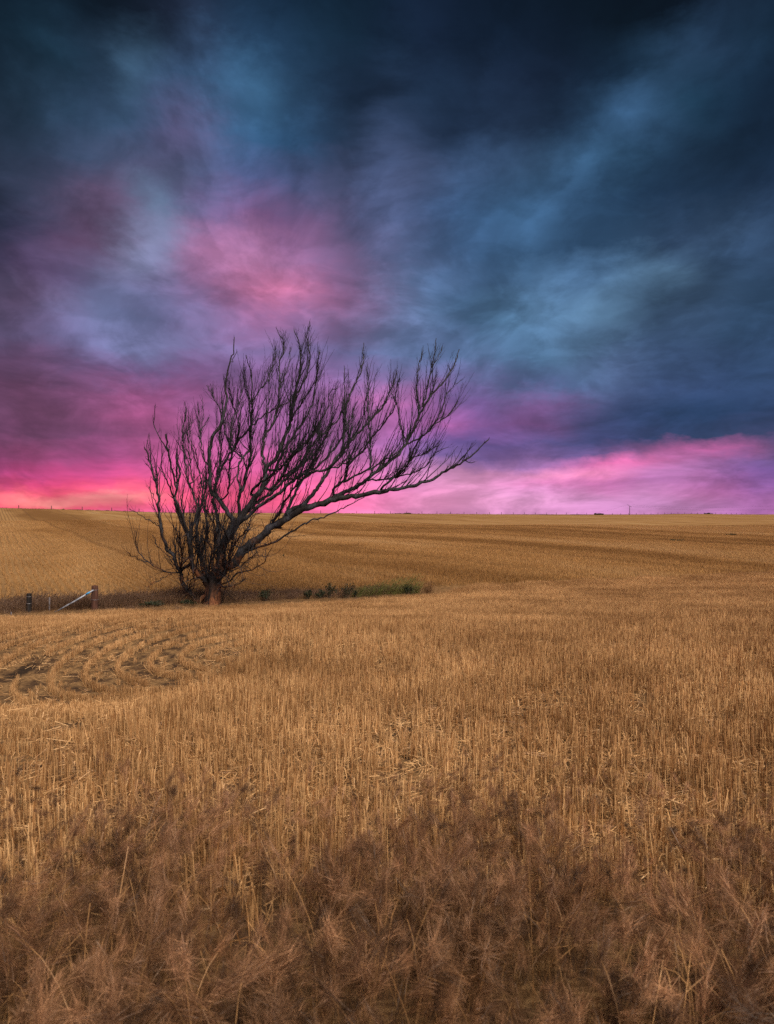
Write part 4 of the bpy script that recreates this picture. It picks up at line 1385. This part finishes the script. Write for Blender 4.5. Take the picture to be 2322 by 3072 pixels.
# sparse green on the hillside
for px, py, wp, lab in ((2030, 1624, 60, 'low green weed patch on the right of the hillside'), (2190, 1607, 40, 'small green weed patch high on the right hillside'), (850, 1670, 6, 'single small green weed on the slope right of the tree')):
    p = ground_at(px, py)
    k_ = p.y / F
    o = empty('weed_patch', p, lab, 'weed')
    leafy(o, 260, wp * k_, 7 * k_, 0.10 if wp > 10 else 0.05, M['dark_leaf'], 0, 8)

# ------------------------------------------------------------------ skyline: fence, bushes, power pole
FENCE_PX = [56, 154, 247, 335, 417, 497, 573, 646, 716, 783, 847, 906, 962, 1015, 1070, 1124, 1171, 1220, 1266, 1311, 1352, 1392, 1430, 1468, 1504, 1540, 1573, 1606, 1639, 1669, 1699, 1731, 1760, 1786,
            1811, 1837, 1862, 1886, 1909, 1932, 1953, 1974, 1994, 2014, 2034, 2054, 2074, 2093, 2112, 2130, 2147, 2163, 2179, 2194, 2209, 2224, 2238]
_a = 'first second third fourth fifth sixth seventh eighth ninth tenth eleventh twelfth thirteenth fourteenth fifteenth sixteenth seventeenth eighteenth nineteenth'.split()
ORD = list(_a)
for _t in ('twent', 'thirt', 'fort', 'fift'):
    ORD.append(_t + 'ieth')
    ORD += [_t + 'y-' + q for q in _a[:9]]
proto = post_mesh(0.11, 1.32, 11, 7, 0.95).mesh('fence_post', M['post_far'])
for i, px in enumerate(FENCE_PX):
    u = (px - 1161) / F
    y_ = 353 / (1 - 0.772 * u) - 1.0
    x_ = u * y_
    o = bpy.data.objects.new('fence_post', proto)
    col.objects.link(o)
    o.location = (x_, y_, gz(x_, y_))
    o.rotation_euler = (random.gauss(0, .03), random.gauss(0, .03), random.uniform(0, 6))
    o.scale = (1.15, 1.15, random.uniform(0.94, 1.06))
    left_n, right_n = i + 1, len(FENCE_PX) - i
    if px < 500:
        lab = 'skyline fence post, %s from the left edge' % ORD[left_n - 1]
    elif px < 950:
        lab = 'skyline fence post seen through the tree branches, %s from the left edge' % ORD[left_n - 1]
    else:
        lab = 'thin dark skyline fence post right of the tree, %s from the right end' % ORD[right_n - 1]
    tag(o, lab, 'fence post', 'fence posts along the skyline')


def far_bush(px, py_top, wp, hp, y_, lab, mushroom=False):
    u = (px - 1161) / F
    x_ = u * y_
    k_ = y_ / F
    p = Vector((x_, y_, gz(x_, y_)))
    htop = EYE + (1536 - py_top) * k_ - p.z
    o = empty('bush', p, lab, 'bush')
    st_, lv = MB(), MB()
    W, H = wp * k_, hp * k_
    lobes = [(-0.30, 0.75), (-0.05, 1.0), (0.22, 0.95), (0.38, 0.6)] if not mushroom else [(-0.42, 1.0), (-0.15, 0.85), (0.1, 0.95), (0.36, 0.75)]
    for lx, lh in lobes:
        c = np.array([lx * W, random.gauss(0, 0.2 * W), htop - H * (0.55 if not mushroom else 0.4) + (lh - 1) * H * 0.5])
        st_.tube([(0, 0, -0.2), (lx * W * 0.3, 0, 0.2), tuple(c)], [0.18, 0.14, 0.06], 5)
        for q in range(330):
            pt = c + nrm(rv()) * random.random() ** 0.4 * np.array([W * 0.2, W * 0.2, H * 0.42])
            u_ = nrm(rv()) * 0.22
            v_ = nrm(np.cross(u_, rv())) * 0.12
            lv.add([pt - u_, pt + v_, pt + u_, pt - v_], [(0, 1, 2, 3)])
    st_.build('trunk', M['twig_brown'], o)
    tag(lv.build('foliage', M['far_leaf'], o), kind='stuff')


far_bush(1797, 1539.5, 24, 7, 472, 'dark flat-topped bush on the skyline left of the power pole', True)
far_bush(2125, 1537, 26, 8, 548, 'dark round bush on the skyline far right of the power pole')
far_bush(1222, 1538, 22, 4, 362, 'low dark bush on the skyline right of the tree')
far_bush(190, 1527, 10, 5, 262, 'small dark scrub between fence posts on the left skyline')

PY_ = 560.0
xp = (1889 - 1161) / F * PY_
zp = gz(xp, PY_)
ztop = EYE + (1536 - 1517.5) / F * PY_
pole = empty('power_pole', (xp, PY_, zp), 'thin dark power pole with a crossarm on the skyline', 'power pole')
mb = MB()
mb.tube([(0, 0, -1), (0, 0, (ztop - zp) * 0.6), (0, 0, ztop - zp)], [0.26, 0.23, 0.20], 8)
mb.build('shaft', M['post_far'], pole)
mb = MB()
zz = ztop - zp - 0.5
mb.add([(-1.6, -.12, zz + .95), (1.4, -.12, zz - .65), (1.4, .12, zz - .65), (-1.6, .12, zz + .95), (-1.6, -.12, zz + 1.2), (1.4, -.12, zz - .4), (1.4, .12, zz - .4), (-1.6, .12, zz + 1.2)],
       [(0, 1, 2, 3), (7, 6, 5, 4), (0, 4, 5, 1), (1, 5, 6, 2), (2, 6, 7, 3), (3, 7, 4, 0)])
mb.v = [a + np.array([0, -0.33, 0]) for a in mb.v]
mb.build('crossarm', M['post_far'], pole)
ins = []
for t_ in (0.05, 0.5, 0.95):
    q = np.array([-1.6 + 3.0 * t_, -0.33, zz + 1.2 - 1.6 * t_])
    mb = MB()
    mb.tube([tuple(q - np.array([0, 0, .05])), tuple(q + np.array([0, 0, .12])), tuple(q + np.array([0, 0, .2])), tuple(q + np.array([0, 0, .34]))], [.06, .06, .12, .08], 7)
    mb.build('insulator', M['ceramic'], pole)
    ins.append(Vector((xp, PY_, zp)) + Vector(q) + Vector((0, 0, .34)))


def wire(a, b, sag, lab):
    pts_ = [a.lerp(b, t_) - Vector((0, 0, sag * 4 * t_ * (1 - t_))) for t_ in np.linspace(0, 1, 24)]
    mb = MB()
    mb.tube([tuple(q - a) for q in pts_], [0.03] * 24, 4)
    o = mb.build('power_line', M['wire'])
    o.location = a
    tag(o, lab, 'cable', 'power lines on the skyline')


wire(ins[2], at(2760, 1489, 420), 5.6, 'faint lower power line sagging right from the pole')
wire(ins[0], at(2760, 1474, 420), 5.6, 'faint upper power line sagging right from the pole')
wire(ins[0], at(1690, 1551, 720), 2.0, 'faint power line running left from the pole to the skyline')
